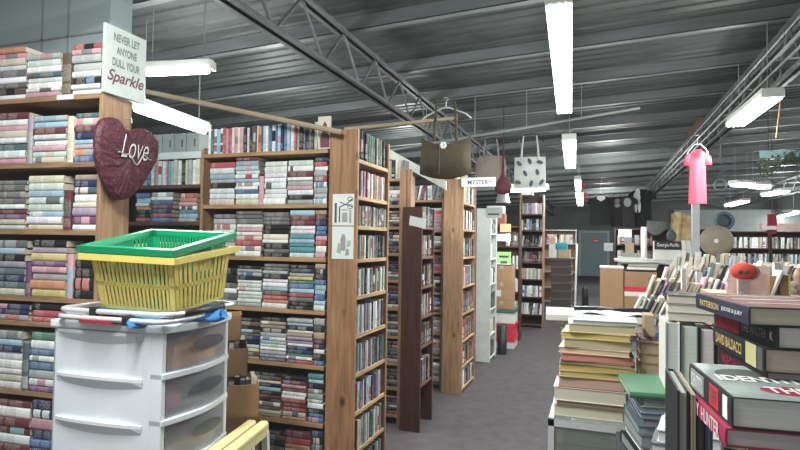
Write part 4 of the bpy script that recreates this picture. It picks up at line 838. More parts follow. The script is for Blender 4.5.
# foreground table
tb = thing('book_table', 'low table buried under the nearest piles of books', 'table', (.75, 1.2, 0))
TZ = .90
build('tabletop', MB().box((.06, .55, TZ-.03), (1.4, 1.955, TZ)), M['ink'], tb, bevel=.004)
for x in (.09, 1.33):
    for y_ in (.6, 1.88): build('leg', MB().box((x, y_, 0), (x+.04, y_+.04, TZ-.03)), M['steel'], tb)
# green atlas pile
z = TZ+.0005; gcx, gcy = .165, 1.775
zg = 1.082
for i, (t, cd, w, lb) in enumerate([(.03, 'k', .2, 'black book at the bottom of the pile below the green book'), (.024, 'w', .2, 'white book low in the pile below the green book'), (.03, 'g', .19, 'dark grey book in the pile below the green book'), (.02, 'T', .2, 'dark teal magazine low below the green book'), (.018, 'g', .19, 'dark grey magazine below the green book'), (.014, 'B', .2, 'navy magazine below the green book'), (.016, 's', .19, 'pale blue magazine second below the green book'), (.02, 'G', .19, 'light grey magazine right under the green book')]):
    t *= (zg-TZ)/.1735; bigbook((gcx+.012+random.uniform(-.006, .012), gcy+random.uniform(-.01, .0), z), -PI/2+.16+random.uniform(-.07, .07), .215, w-.03, t, cd, lb, page=(.34, .36, .36), group='pile below the green book', board=.001); z += t+.0006
zg = z
bigbook((gcx, gcy, zg), PI/2+.10, .235, .185, .017, 'n', 'large flat green hardback lying on a magazine pile', page=(.62, .60, .48), group='pile below the green book', cover=(.075, .20, .11))
# two white page blocks in front
z = TZ
for i, (t, cd, lb) in enumerate([(.055, 'k', 'black book at the bottom under the white paperbacks'), (.055, 'u', 'brown book second from bottom under the white paperbacks'), (.05, 'g', 'dark grey book directly under the white paperbacks'), (.028, 'w', 'lower of the two white paperbacks beside the black upright books'), (.026, 'w', 'upper of the two white paperbacks beside the black upright books')]):
    bigbook((.182+.006*i, 1.41+.006*i, z+.0005), -PI/2-.18, .12, .17-.015*i, t, cd, lb, page=(.72, .74, .76), group='white paperbacks beside the black upright books', cover=(.72, .74, .76) if i > 2 else None); z += t+.0006
# hardbacks standing with fore edges to the camera, on a filler pile
z = TZ
for i in range(3): bigbook((.27, 1.80, z+.0005), -PI/2+.05, .15, .22, .053, 'gku'[i], 'dark book %s from bottom under the standing hardbacks' % ordn(i+1), group='books under the standing hardbacks'); z += .0536
zh = z+.0005
def standing(o, w, t, h, code, label, group, page=(.62, .60, .55), name='hardback_book', yaw=0, spine_front=False, board=.003):
    """standing book; o = near left bottom corner; w depth away, t thickness along x, fore edge towards -y (or spine)"""
    mt = Matrix.Translation(o) @ Matrix.Rotation(yaw, 4, 'Z'); root = thing(name, label, 'book', V(o)+V((t/2, w/2, 0)), group); c = MB(); col = tuple(jit(COL[code][0], .05))+(1,)
    c.box((0, 0, 0), (board, w, h), 0, col).box((t-board, 0, 0), (t, w, h), 0, col)
    if spine_front: c.box((board, 0, 0), (t-board, board, h), 0, col)
    else: c.box((board, w-board, 0), (t-board, w, h), 0, col)
    build('cover', c.xf(mt), [M['book']], root, cols=True)
    y0_, y1_ = (board, w-.004) if spine_front else (.004, w-board)
    build('page_block', MB().box((board, y0_, .003), (t-board, y1_, h-.004), 0, tuple(jit(page, .05))+(1,)).xf(mt), [M['pages']], root, cols=True); SPB.append(root); return root, mt
xa = atY(665, 340, 1.72).x
for i, (t, h, lb) in enumerate([(.037, .226, 'pale hardback, left one of three standing with pages outwards'), (.041, .218, 'middle one of three dark hardbacks standing with pages outwards'), (.037, .212, 'right one of three dark hardbacks standing with pages outwards'), (.03, .205, 'dark hardback partly hidden right of the three standing hardbacks')]):
    standing((xa, 1.72, zh), .16, t, h, 'wTkk'[i], lb, 'hardbacks standing with pages outwards', page=(.66, .66, .62)); xa += t+.004
zc = zh+.2285
for i, (t, lb) in enumerate([(.023, 'lowest of three cream page blocks lying on the standing hardbacks'), (.022, 'middle of three cream page blocks lying on the standing hardbacks'), (.024, 'top cream book lying on the standing hardbacks')]):
    bigbook((.275, 1.81, zc), -PI/2-.08, .15, .165, t, 'cck'[i], lb, page=(.66, .62, .52), group='cream books on the standing hardbacks', board=.001); zc += t+.0006
# black upright books at the left of the nearest stack
xb = D(671, 400, .98).x; yb_ = .93
zb0 = TZ+.0005
for i, (t, h, cd, lb) in enumerate([(.012, .385, 'k', 'tall black book standing leftmost beside the nearest stack'), (.010, .37, 'G', 'thin light grey book standing beside the tall black book')]):
    pass
z = TZ
for i in range(3): bigbook((.215, 1.08, z+.0005), -PI/2, .19, .2, .052, 'kgk'[i], 'large dark book %s from bottom under the standing black books' % ordn(i+1), group='books under the standing black books'); z += .0526
zk = z+.0005; xk = atY(677.5, 400, 1.0).x
for i, (t, h, cd, lb) in enumerate([(.016, .21, 'k', 'black hardback standing leftmost below the identity paperback'), (.007, .205, 'a', 'thin tan book standing right of the black hardback'), (.008, .17, 'k', 'black book standing below the red spined paperback'), (.010, .165, 'B', 'navy book standing below the red spined paperback')]):
    standing((xk, 1.0, zk), .17, t, h, cd, lb, 'dark books standing below the identity paperback', page=(.45, .44, .42) if i != 1 else (.5, .4, .28)); xk += t+.003
# nearest pile: identity paperback etc.  spine towards -x, pages (bottom edge) towards the camera
nx, ny = .171, .862
z = TZ
near = []
NZ = 1.298
low = [(.05, 'k', 'black hardback at the bottom of the nearest pile'), (.05, 'g', 'dark grey hardback second from bottom of the nearest pile'), (.05, 'B', 'navy hardback third from bottom of the nearest pile'), (.048, 'k', 'black hardback fourth from bottom of the nearest pile'), (.045, 'u', 'brown hardback fifth from bottom of the nearest pile')]
lowk = (1.1965-TZ)/sum(q[0]+.0006 for q in low)
for t, cd, lb in low:
    t *= lowk; bigbook((.40, .85, z+.0005), .0, .2, .2, t, cd, lb, group='nearest pile of paperbacks', page=(.6, .56, .48)); z += t+.0006*lowk
zz_ = z
# blue book with lettering, bottom right corner
bb, bmt, _ = bigbook((.33, .835, zz_+.0005), -.05, .19, .22, .032, 'B', 'blue paperback with pink title lettering at the lower right of the nearest pile', page=(.5, .5, .5), group='nearest pile of paperbacks', cover=(.03, .07, .15))
text('cover_lettering', 'MURDER', bmt @ V((.03, -.075, .0322)), bmt.to_3x3() @ V((1, 0, 0)), bmt.to_3x3() @ V((0, 1, 0)), .15, .03, M['pink'], bb)
text('cover_lettering', 'IT TAKES ONE TO CATCH ONE', bmt @ V((.03, -.042, .0322)), bmt.to_3x3() @ V((1, 0, 0)), bmt.to_3x3() @ V((0, 1, 0)), .15, .009, M['inkwhite'], bb)
z = zz_+.033
tr_ = NZ-.042-z
# red spined paperback
rt_ = .025
zr = NZ-.041-rt_-.001
if zr-z > .006: bigbook((.30, .985, z+.0003), .05, .15, .2, zr-z-.001, 'G', 'light grey paperback hidden under the red spined paperback', page=(.45, .44, .42), group='nearest pile of paperbacks')
rb_, rmt, _ = bigbook((.2286, .981, zr), .09, .15, .225, rt_, 'r', 'red spined paperback under the identity paperback', page=(.62, .59, .54), group='nearest pile of paperbacks', cover=(.33, .03, .07), roundspine=False)
R3_ = rmt.to_3x3()
text('spine_lettering', 'DEADLY', rmt @ V((-.0768, .055, rt_*.52)), R3_ @ V((0, -1, 0)), UP, .085, .021, M['pinkwhite'], rb_, thick=.0006, bold=.02); text('spine_lettering', 'HUNTER', rmt @ V((-.0768, -.045, rt_*.52)), R3_ @ V((0, -1, 0)), UP, .09, .021, M['pinkwhite'], rb_, thick=.0006, bold=.02)
# identity paperback
it = .040
ib, imt, _ = bigbook((.2358, .978, NZ-it), .09, .15, .22, it, 'k', 'thick paperback titled IDENTITY on top of the nearest pile', page=(.78, .76, .72), group='nearest pile of paperbacks', cover=(.03, .03, .035), board=.0012, roundspine=False)
iR = imt.to_3x3()
m = MB().box((-.072, -.11, it+.0002), (.075, .11, it+.0008)); build('front_cover_print', m.xf(imt), mat('pale_grey_green_cover', (.30, .36, .345), .45, var=.45, scale=18, spec=.25), ib)
m = MB(); m.prism([(-.012+.044*math.cos(q*PI/12), .035+.042*math.sin(q*PI/12), it+.0009) for q in range(24)], (0, 0, .0002)); build('cover_picture', m.xf(imt), M['ink'], ib)
m = MB(); m.prism([(.026+.05*math.cos(q*PI/12), -.058+.027*math.sin(q*PI/12), it+.0009) for q in range(24)], (0, 0, .0002)); build('cover_picture', m.xf(imt), M['redfab'], ib)
text('cover_lettering', 'IDENTITY', imt @ V((.004, .004, it+.0012)), iR @ V((1, 0, 0)), iR @ V((0, 1, 0)), .132, .036, M['inkwhite'], ib, bold=.035)
text('cover_lettering', 'THEFT', imt @ V((.026, -.058, it+.0013)), iR @ V((1, 0, 0)), iR @ V((0, 1, 0)), .085, .034, M['inkwhite'], ib, bold=.03)
def spine_panel(root, mt, w, t, y0, y1, m, name='spine_print', z0=.12, z1=.88): return build(name, MB().box((-w/2-.0016, y0, t*z0), (-w/2-.0006, y1, t*z1)).xf(mt), m, root)
spine_panel(ib, imt, .15, it, .02, .095, M['grey']); spine_panel(ib, imt, .15, it, -.055, -.01, M['red']); spine_panel(ib, imt, .15, it, -.095, -.075, M['inkwhite'])
text('spine_lettering', 'IDENTITY', imt @ V((-.0770, .058, it*.5)), iR @ V((0, -1, 0)), UP, .068, .022, M['inkwhite'], ib, thick=.0006); text('spine_lettering', 'THEFT', imt @ V((-.0770, -.032, it*.5)), iR @ V((0, -1, 0)), UP, .034, .02, M['ink'], ib)
# stack behind it: four thick paperbacks with lettered spines
px_, py2 = .215, .98
def lettered(N, yaw, w, l, t, ztop, cover, label, items, page, panels=(), group='second nearest pile of thrillers'):
    """N = near left top corner (x, y); spine runs from there along +y turned by yaw"""
    Rm = Matrix.Rotation(yaw, 3, 'Z'); c = V((N[0], N[1], ztop-t))+Rm @ V((w/2, l/2, 0))
    root, mt, co = bigbook(c, yaw, w, l, t, 'k', label, page=page, group=group, cover=cover, board=.0015, roundspine=False)
    for (y0, y1, m_) in panels: spine_panel(root, mt, w, t, y0, y1, m_, z0=.02, z1=.98)
    for (s, yc, wd_, hf, m_) in items: text('spine_lettering', s, mt @ V((-w/2-.0018, yc, t*.5)), mt.to_3x3() @ V((0, -1, 0)), UP, wd_, t*hf, m_, root, bold=.01)
    return root, mt
t1 = .027
zt1 = 1.407
pt_, pmt = lettered((.219, .985), .16, .17, .235, t1, zt1, (.03, .035, .06), 'dark blue hardback with gold and white spine letters topping the second nearest pile', [('PATTERSON', .045, .09, .42, M['gold']), ('JUDGE & JURY', -.055, .085, .3, M['inkwhite'])], (.62, .56, .45))
m = MB().box((-.082, -.115, t1+.0002), (.083, .115, t1+.0007)); build('front_cover_print', m.xf(pmt), mat('faded_red_black_cover', (.20, .09, .08), .75, var=.6, scale=26, spec=.1), pt_)
for i in range(6):
    build('cover_lettering', MB().box((-.06+.0*i, -.09+.033*i, t1+.0009), (.07, -.078+.033*i, t1+.0011)).xf(pmt), [M['brick'], M['grey'], M['brick'], M['steel'], M['brick'], M['grey']][i], pt_)
z2 = zt1-t1-.0006; t2 = .033
b_, mt_ = lettered((.2575, .99), .18, .16, .24, t2, z2, (.02, .02, .024), 'black thriller with a red spine end, second from top of the second nearest pile', [('THE', -.015, .026, .4, M['lightwall']), ('MASTER', -.062, .055, .45, M['greyink']), ('K', -.105, .01, .4, M['inkwhite'])], (.66, .65, .62), [(.01, .115, M['redfab'])])
z3 = z2-t2-.0006; t3 = .036
b_, mt_ = lettered((.239, .985), .10, .16, .25, t3, z3, (.02, .02, .022), 'black thriller with large gold author letters in the second nearest pile', [('DAVID BALDACCI', .035, .135, .5, M['gold'])], (.5, .46, .38), [(-.095, -.05, mat('pale_gold_panel', (.5, .46, .22))), (-.12, -.10, M['ink'])])
z4 = z3-t3-.0006; t4 = .034
b_, mt_ = lettered((.244, .995), .10, .16, .23, t4, z4, (.035, .012, .02), 'black thriller with red spine letters, fourth from top of the second nearest pile', [('NIGHT FALL', .04, .10, .5, M['redfab'])], (.5, .45, .38))
z = TZ
nn = 7; ht = (z4-t4-TZ)/nn
for i in range(nn): bigbook((.36, 1.13, z+.0004), random.uniform(-.03, .06), .17, .235, ht-.0008, 'kgukBRk'[i], 'dark hardback %s from bottom of the second nearest pile' % ordn(i+1), group='second nearest pile of thrillers'); z += ht
# ------------------------------------------------------------------ middle right: long sale table with rows of leaning books
t2b = thing('sale_table', 'long table full of leaning books in the middle right', 'table', (1.2, 5.3, 0))
build('tabletop', MB().prism([(.12, 3.6, .95), (2.6, 3.6, .95), (2.6, 6.3, .95), (.74, 6.3, .95)], (0, 0, .03)), M['dark_x'], t2b, bevel=.004)
for x, y_ in ((.2, 3.65), (2.5, 3.65), (.82, 6.2), (2.5, 6.2)): build('leg', MB().box((x, y_, 0), (x+.05, y_+.05, .95)), M['steel'], t2b)
for r_i, (yy, x0, x1, zb_, h, ln, pal, nm, wd_) in enumerate([(3.95, .19, 1.0, .985, .19, .5, 'awcGkgwcGy', 'nearest', .019), (4.55, .33, 1.25, 1.075, .20, .45, 'awGcgkwGpc', 'second', .02), (5.15, .50, 1.5, 1.15, .20, .40, 'wGacgwkGcs', 'third', .021), (5.8, .68, 1.2, 1.21, .21, .12, 'aGcguwGsTs', 'fourth', .03), (5.85, 1.3, 2.5, 1.18, .18, .2, 'caGwcgauGc', 'farthest right', .024)]):
    if zb_ > 1: 
        rt = openbox(Matrix.Translation(((x0+x1)/2+.06, yy+.08, .981)), x1-x0+.14, .2, zb_-.985, 'cardboard riser tray under the %s row of leaning books' % nm, 'cardboard_tray', 'card2')
        build('false_floor', MB().box((x0-.005, yy-.015, zb_-.012), (x1+.12, yy+.18, zb_-.006)), M['card2'], rt)
    n = int((x1-x0)/wd_); th = [random.uniform(.6, 1.4) for _ in range(n)]; s = (x1-x0)/sum(th); x = x0
    for i in range(n):
        t = th[i]*s; c = random.choice(pal); L = V((ln*random.uniform(.7, 1.2), .12, 1)).normalized()*h*random.uniform(.8, 1.12)
        yb2 = yy+random.uniform(-.02, .02)
        if random.random() < .55:   # pages towards the camera
            book(V((x, yb2+.13, zb_)), L, V((t*.92, 0, 0)), V((0, -.125, 0)), c, '%s book leaning %s from left in the %s row of the sale table' % (COL[c][1], ordn(i+1), nm), 'books leaning on the sale table')
        else: book(V((x, yb2, zb_)), L, V((t*.92, 0, 0)), V((0, .125, 0)), c, '%s book leaning %s from left in the %s row of the sale table' % (COL[c][1], ordn(i+1), nm), 'books leaning on the sale table')
        x += t
# individual standouts of that table
standing(D(682, 289, 4.0), .02, .035, .15, 'w', 'white and red book leaning in the middle of the sale table', 'standout books of the sale table', yaw=.3)
standing(D(697, 292, 4.2), .03, .04, .15, 's', 'blue grey book leaning near the end of the sale table row', 'standout books of the sale table', yaw=.3)
# low riser with pig, pink board and small wooden boxes
lr = thing('low_shelf', 'low wooden riser carrying the red pig on the sale table', 'shelf', (1.1, 3.85, .98))
RS = 1.225
build('top_board', MB().box((.62, 3.62, RS-.02), (2.0, 4.0, RS)), M['palewood'], lr); 
for x in (.62, 1.3, 1.97): build('upright', MB().box((x, 3.62, .981), (x+.03, 4.0, RS-.02)), M['palewood'], lr)
b0 = atY(725, 293, 3.75); b1_ = atY(766, 293, 3.75)
single('pink_board', MB().obox((b0.x, 3.72, RS), (b1_.x-b0.x, 0, 0), (0, .006, 0), (.03, .06, .16)), M['pinkboard'], 'faded pink picture board leaning behind the red pig', 'board')
m = MB().obox((b1_.x+.01, 3.68, RS), (.012, 0, 0), (0, .14, 0), (.05, .0, .14)); single('open_cover', m, M['offwhite'], 'pale open book cover leaning right of the pink board', 'cover')
pc = atY(744, 271.5, 3.64)
pg = thing('pig_toy', 'round orange red pig face toy in front of the pink board', 'toy', V((pc.x, pc.y, RS)))
m = MB().lathe(pc, [(.004, -.03), (.035, -.027), (.055, -.012), (.062, .0), (.055, .012), (.035, .022), (.004, .026)], 24, (0, 1, 0), sc=(.80, 1.12)); build('head', m, M['orange'], pg, smooth=True)
m = MB().lathe(pc+V((.022, .03, -.004)), [(.004, -.025), (.04, -.02), (.06, .0), (.04, .02), (.004, .025)], 24, (0, 1, 0), sc=(.85, 1.1)); build('backing', m, M['skin'], pg, smooth=True)
for s in (-.026, .006): build('nostril', MB().lathe(pc+V((s, -.033, -.002)), [(.001, -.006), (.012, 0), (.001, .010)], 12, (0, 1, 0)), M['ink'], pg)
pass
build('foot', MB().box((pc.x-.03, pc.y-.01, RS), (pc.x+.03, pc.y+.03, pc.z-.03)), M['pinkboard'], pg)
m = MB(); gf = atY(741, 287, 3.645); 
single('fish_ornament', MB().lathe((gf.x, 3.645, RS+.0), [(.012, 0), (.02, .012), (.008, .03), (.014, .045), (.002, .055)], 12), M['chrome'], 'small shiny ornament standing below the red pig', 'ornament', smooth=True)
for i, (pa, pb2, yt, m_, lb) in enumerate([(770, 779, 276, M['card'], 'brown wooden book block right of the pink board'), (780.5, 790, 275, M['card'], 'brown wooden book block with yellow edge at the right'), (775, 784, 263, M['paper'], 'white card standing behind the brown wooden blocks')]):
    yq = 3.7 if i < 2 else 3.85; a = atY(pa, 290, yq); b = atY(pb2, 290, yq); zt2 = atY(pa, yt, yq).z
    o = single('book_block', MB().obox((a.x, yq, RS), (b.x-a.x, .02, 0), (-.0, .05, 0), (0, .01, zt2-RS)), m_, lb, 'block')
    if i == 1: build('yellow_edge', MB().obox((b.x, yq+.02, RS), (.01, 0, 0), (0, .05, 0), (0, .01, zt2-RS)), M['yellow'], o)
for i, (px, pyy, m_, lb) in enumerate([(752, 268, M['inkwhite'], 'small white scrap behind the red pig'), (794, 268, M['skin'], 'pinkish figurine at the right end of the riser'), (789, 281, M['offwhite'], 'white figurine at the right end of the riser')]):
    q = atY(px+4, pyy, 3.9); h = q.z-RS; single('figurine', MB().lathe((q.x, 3.9, RS), [(.03, 0), (.028, h*.3), (.015, h*.45), (.03, h*.65), (.02, h*.85), (.004, h)], 12), m_, lb, 'figurine', smooth=True)
# ------------------------------------------------------------------ boxes on the back table
Yk = 9.6
carton(600, 623.5, 267, 304, Yk, M['card'], 'tall brown cardboard box standing left of the red striped box', .4, zb=.0, lid=(.025, M['offwhite']))
r = thing('striped_box', 'brown and white box with a red stripe and books on top', 'box', (.68, Yk+.2, 0)); a = atY(624.5, 290, Yk).x; b = atY(657, 290, Yk).x; z1 = atY(640, 272, Yk).z; zs = atY(640, 287, Yk).z; ze = atY(640, 292, Yk).z
build('body', MB().box((a, Yk, 0), (b, Yk+.4, z1)), M['card'], r, bevel=.004); build('red_stripe', MB().box((a-.002, Yk-.003, ze), (b+.002, Yk, zs)), M['red'], r); build('white_band', MB().box((a-.002, Yk-.003, ze-.07), (b+.002, Yk, ze)), M['offwhite'], r)
for i, (hh, cd) in enumerate([(.03, 'k'), (.035, 'w'), (.04, 'a'), (.03, 'G')]): bigbook(((a+b)/2+.02*i, Yk+.18, z1+.001+sum([.03, .035, .04, .03][:i])+i*.001), PI/2, .25, .42, hh, cd, '%s book lying %s from bottom on the red striped box' % (COL[cd][1], ordn(i+1)), group='books on the red striped box')
# chrome rail with rounded corner
single('rounded_rail', MB().tube([atY(620, 262, 8.9), atY(655, 262, 8.9), atY(668, 263.5, 8.9), atY(674, 267, 8.9), atY(675.5, 275, 8.9), V((atY(675.5, 275, 8.9).x, 8.9, .0))], .028, 8), M['steel'], 'pale grey rail with rounded corner behind the leaning books', 'rail', smooth=True)
# paper maker's carton on a back bench
bt = thing('work_bench', 'long bench behind the cardboard boxes', 'table', (1.0, 10.9, 0)); zbn = atY(650, 259.5, 10.7).z
build('bench_top', MB().box((.3, 10.5, zbn-.04), (2.2, 11.3, zbn)), M['offwhite'], bt)
for x in (.35, 2.1):
    for y_ in (10.55, 11.2): build('leg', MB().box((x, y_, 0), (x+.05, y_+.05, zbn-.04)), M['steel'], bt)
a = atY(654.5, 250, 10.7); b = atY(681.5, 250, 10.7); zt3 = atY(660, 241, 10.7).z
gp = thing('paper_carton', 'white carton with a black lettered band on the back bench', 'box', ((a.x+b.x)/2, 10.85, zbn))
build('body', MB().box((a.x, 10.7, zbn+.001), (b.x, 11.0, zt3)), M['offwhite'], gp, bevel=.006); zq = atY(660, 249.5, 10.7).z; build('black_band', MB().box((a.x-.003, 10.69, zq), (b.x+.003, 10.7, zt3)), M['black'], gp)
text('lettering', 'Georgia-Pacific', ((a.x+b.x)/2, 10.688, (zq+zt3)/2), (1, 0, 0), UP, (b.x-a.x)*.82, .075, M['inkwhite'], gp)
for i, px in enumerate((682.5, 687.5)):
    q = atY(px, 262, 10.5); q2 = atY(px+4.2, 262, 10.5); zt4 = atY(px, 240.5, 10.5).z; single('white_plank', MB().obox((q.x, 10.45, zbn), (q2.x-q.x, 0, 0), (0, .02, 0), (-.02, .02, zt4-zbn)), M['offwhite'], ['left one of two white planks leaning beside the lettered carton', 'right one of two white planks leaning beside the lettered carton'][i], 'plank', bevel=.003)
# white file boxes / papers on bench
for i, (x0, x1, yt, yb2, m_, lb) in enumerate([(618, 645, 257, 261.5, M['offwhite'], 'flat white carton lying on the back bench, lower one'), (623, 640, 253.5, 257, M['lightwall'], 'flat pale carton lying on the back bench, upper one'), (626, 634, 243, 253, M['card2'], 'small tan carton on the flat cartons of the back bench'), (604, 613, 243, 251, M['paper'], 'white paper notice beside the grey door')]):
    yq = 10.55 if i < 3 else 12; a = atY(x0, yb2, yq); b = atY(x1, yt, yq); single('carton', MB().box((a.x, yq, a.z if i else zbn+.001), (b.x, yq+(.25 if i < 3 else .01), b.z)), m_, lb, 'box' if i < 3 else 'notice')
# brown shelf with stuff behind the bench
S7 = Case((atY(615, 250, 13).x, 13, 0), (1, 0, 0), (0, 1, 0), 1.9, .3)
S7.frame('bookcase', 'dark low shelf unit behind the cardboard boxes', 1.86, [1.84, 1.5, 1.15, .8, .4, .05], M['dark_v'], M['dark_x'])
S7.uprights(1.5, .05, .75, rnd('ukgRG', 16), 'upper shelf behind the cardboard boxes', 'books of the dark low shelf unit', h=.2); S7.uprights(1.15, .05, 1.2, rnd('ukgaG', 26), 'second shelf behind the cardboard boxes', 'books of the dark low shelf unit', h=.22)
q = atY(625, 237, 12.9); single('wall_card', MB().box((q.x-.13, 12.88, q.z), (q.x+.13, 12.9, q.z+.16)), M['paper'], 'small white card with a dark mark above the dark low shelf unit', 'sign')
q = atY(644, 250, 12.5); single('white_pipe', MB().tube([(q.x, 12.5, 0), (q.x, 12.5, atY(644, 227, 12.5).z)], .06, 10), M['offwhite'], 'white standing pipe behind the bench right of the dark shelf unit', 'pipe', smooth=True)
qa, qb = atY(647, 232, 12.4), atY(676, 222, 12.4)
single('grey_tarp', MB().grid(lambda u, v: V((qa.x+(qb.x-qa.x)*u, 12.4+.3*v, qb.z-.02-.18*v-.1*math.sin(u*5)*v+.05*(1-u))), 12, 6), M['lightwall'], 'pale grey sheet draped above the lettered carton', 'sheet', smooth=True)
# hanging tan robe / bag beside the post
q = atY(683, 213, 11.4); rob = thing('hanging_robe', 'tan and cream garment hanging left of the grey post', 'garment', V((q.x, 11.4, q.z-.7)))
build('cloth', MB().grid(lambda u, v: V((q.x-.2+.4*u, 11.4+.05*math.sin(u*14+v*2), q.z-.02-.72*v+.04*math.sin(u*5))), 18, 8), mat('tan_print_cloth', (.50, .37, .20), .9, var=.5, scale=9), rob, smooth=True); build('dark_hood', MB().lathe((q.x-.2, 11.36, q.z-.42), [(.01, -.1), (.07, -.07), (.08, .02), (.04, .1), (.01, .13)], 12), M['ink'], rob, smooth=True)
# steel post
a, b = atY(692.5, 230, 8.39), atY(700, 230, 8.39); zt5 = atY(696, 194, 8.39).z
single('steel_post', MB().box((a.x, 8.39, 0), (b.x, 8.5, zt5)), M['grey'], 'square grey steel post standing below the pink shirt', 'post', bevel=.004)
# fan
fc = D(716.5, 241, 8.6); fn = thing('pedestal_fan', 'tan pedestal fan right of the grey steel post', 'fan', (fc.x, fc.y, 0))
build('pole', MB().tube([(fc.x, fc.y+.08, 0.02), (fc.x, fc.y+.08, fc.z-.1)], .02, 8), M['palewood'], fn); build('base', MB().lathe((fc.x, fc.y+.08, 0), [(.22, 0), (.22, .02), (.04, .05)], 20), M['palewood'], fn)
ax = (V((0, 0, CAMZ))-fc); ax.z = 0; ax.normalize()
g = MB().lathe(fc, [(.225, 0), (.222, .03), (.15, .055), (.04, .065)], 32, tuple(ax), caps=False).lathe(fc, [(.225, 0), (.222, -.03), (.15, -.06), (.05, -.08)], 32, tuple(ax), caps=False); build('grille_mesh', g, M['fanmesh'], fn, smooth=True)
sd = ax.cross(UP).normalized()
g = MB().tube([fc+sd*.226*math.cos(q_*PI/20)+UP*.226*math.sin(q_*PI/20) for q_ in range(40)], .008, 6, True)
for i in range(28): t = i*2*PI/28; d_ = sd*math.cos(t)+UP*math.sin(t); g.tube([fc+d_*.03+ax*.066, fc+d_*.15+ax*.056, fc+d_*.222+ax*.03], .0022, 4)
build('grille', g, M['palewood'], fn); build('hub', MB().lathe(fc+ax*.066, [(.034, 0), (.03, .01), (.005, .014)], 14, tuple(ax)), M['inkwhite'], fn); build('motor', MB().lathe(fc-ax*.2, [(.05, 0), (.07, .05), (.06, .13)], 14, tuple(ax)), M['palewood'], fn)
for i in range(4):
    t = i*PI/2+.4; d_ = sd*math.cos(t)+UP*math.sin(t); e_ = sd*-math.sin(t)+UP*math.cos(t); build('blade', MB().poly([fc+d_*.03-e_*.02, fc+d_*.19-e_*.05+ax*.015, fc+d_*.2+e_*.05-ax*.02, fc+d_*.03+e_*.03], [(0, 1, 2, 3)]), M['palewood'], fn)
# ------------------------------------------------------------------ garments
def shirt(name, label, c, w, h, m, dp=.06, sl=.2, vneck=.0, group=None):
    """c = neck centre at the top; hangs down, front faces the camera side"""
    c = V(c); root = thing(name, label, 't-shirt', c-UP*h, group); b = MB()
    rows = [(0, .20), (.03, .34), (.08, .47), (.2, .48), (.33, .45), (.6, .46), (1, .5)]
    n = 20; vs = []
    for v, hw in rows:
        for i in range(n):
            q_ = 2*PI*i/n; vs.append(c+V((math.cos(q_)*hw*w, math.sin(q_)*dp*(.5+.6*v)+.012*math.sin(i*2.1)*v, -h*v-(.05*h*(1 if math.sin(q_) < -.3 else 0) if v == 0 else 0))))
    fs = [(r_*n+i, r_*n+(i+1) % n, (r_+1)*n+(i+1) % n, (r_+1)*n+i) for r_ in range(len(rows)-1) for i in range(n)]; b.poly(vs, fs)
    build('body', b, m, root, smooth=True)
    for s in (-1, 1):
        sv = MB().tube([c+V((s*.34*w, 0, -.09*h)), c+V((s*.52*w, 0, -.16*h)), c+V((s*(.53+sl*.2)*w, 0, -.16*h-sl*h*1.1))], [.06*h, .07*h, .075*h], 10); sv.v = [V((p.x, c.y+(p.y-c.y)*.5, p.z)) for p in sv.v]; build('sleeve', sv, m, root, smooth=True)
    return root
pc = atY(697.5, 150, 6.6); ps = shirt('t_shirt', 'coral pink t-shirt hanging under the conduit at right', pc, .175, .57, M['pink'], .05, .12)
build('neckline', MB().prism([pc+V((x, -.05, z)) for x, z in ((-.035, -.0), (.035, 0), (0, -.11))], (0, -.004, 0)), M['redfab'], ps)
hanger((pc.x, 6.6, pc.z+.06), .2, 'hanger of the coral pink t-shirt', M['steel'], hook=.1)
ts = [(590, 612, 197, 225, 'blackcloth', 'leftmost black t-shirt with a pale collar hanging at the back'), (611, 624, 196, 226, 'plain', 'black t-shirt second from left at the back'), (622, 635, 196, 227, 'plain', 'dark plum t-shirt third from left at the back'), (632, 654, 188, 227, 'blackcloth', 'rightmost black t-shirt with white figure print at the back')]
YT = 17.
M['plain'] = mat('charcoal_cloth', (.03, .024, .028), .95)
for i, (x0, x1, yt, yb2, m_, lb) in enumerate(ts):
    a, b = atY(x0, yt, YT), atY(x1, yb2, YT); w = (b.x-a.x); c = V(((a.x+b.x)/2, YT+[0, .35, 0, .35][i], a.z)); h = a.z-b.z
    rt = shirt('t_shirt', lb, c, w*1.0, h, M[m_], .12, .1, group='dark shirts hanging at the back')
    hanger((c.x, c.y, c.z+.1), w*.7, 'hanger of the %s' % lb.replace(' at the back', '').replace(' hanging', ''), M['chrome'] if i == 0 else M['black'], hook=max(.5, RZ(c.x)-.12-c.z))
    if i == 0: build('collar', MB().prism([c+V((x*w, -.10, z)) for x, z in ((-.16, .02), (.16, .02), (.2, -.06), (.0, -.14), (-.2, -.06))], (0, -.01, 0)), M['offwhite'], rt)
    if i in (1, 2): build('chest_print', MB().prism([c+V(((.0 if i == 1 else -.1)*w+.1*math.cos(q_*PI/6), -.135, -.22*h+.13*math.sin(q_*PI/6))) for q_ in range(12)], (0, -.008, 0)), M['lightwall'] if i == 1 else M['grey'], rt)
    if i == 3:
        for j, (cx, cz, rx, rz) in enumerate([(-.22, -.10, .12, .10), (-.26, -.24, .17, .16), (-.30, -.47, .07, .16), (-.14, -.47, .07, .16)]):
            build('figure_print', MB().prism([c+V((cx*w+rx*w*math.cos(q_*PI/7), -.155-.002*j, cz*h+rz*h*math.sin(q_*PI/7))) for q_ in range(14)], (0, -.008, 0)), M['offwhite'], rt)
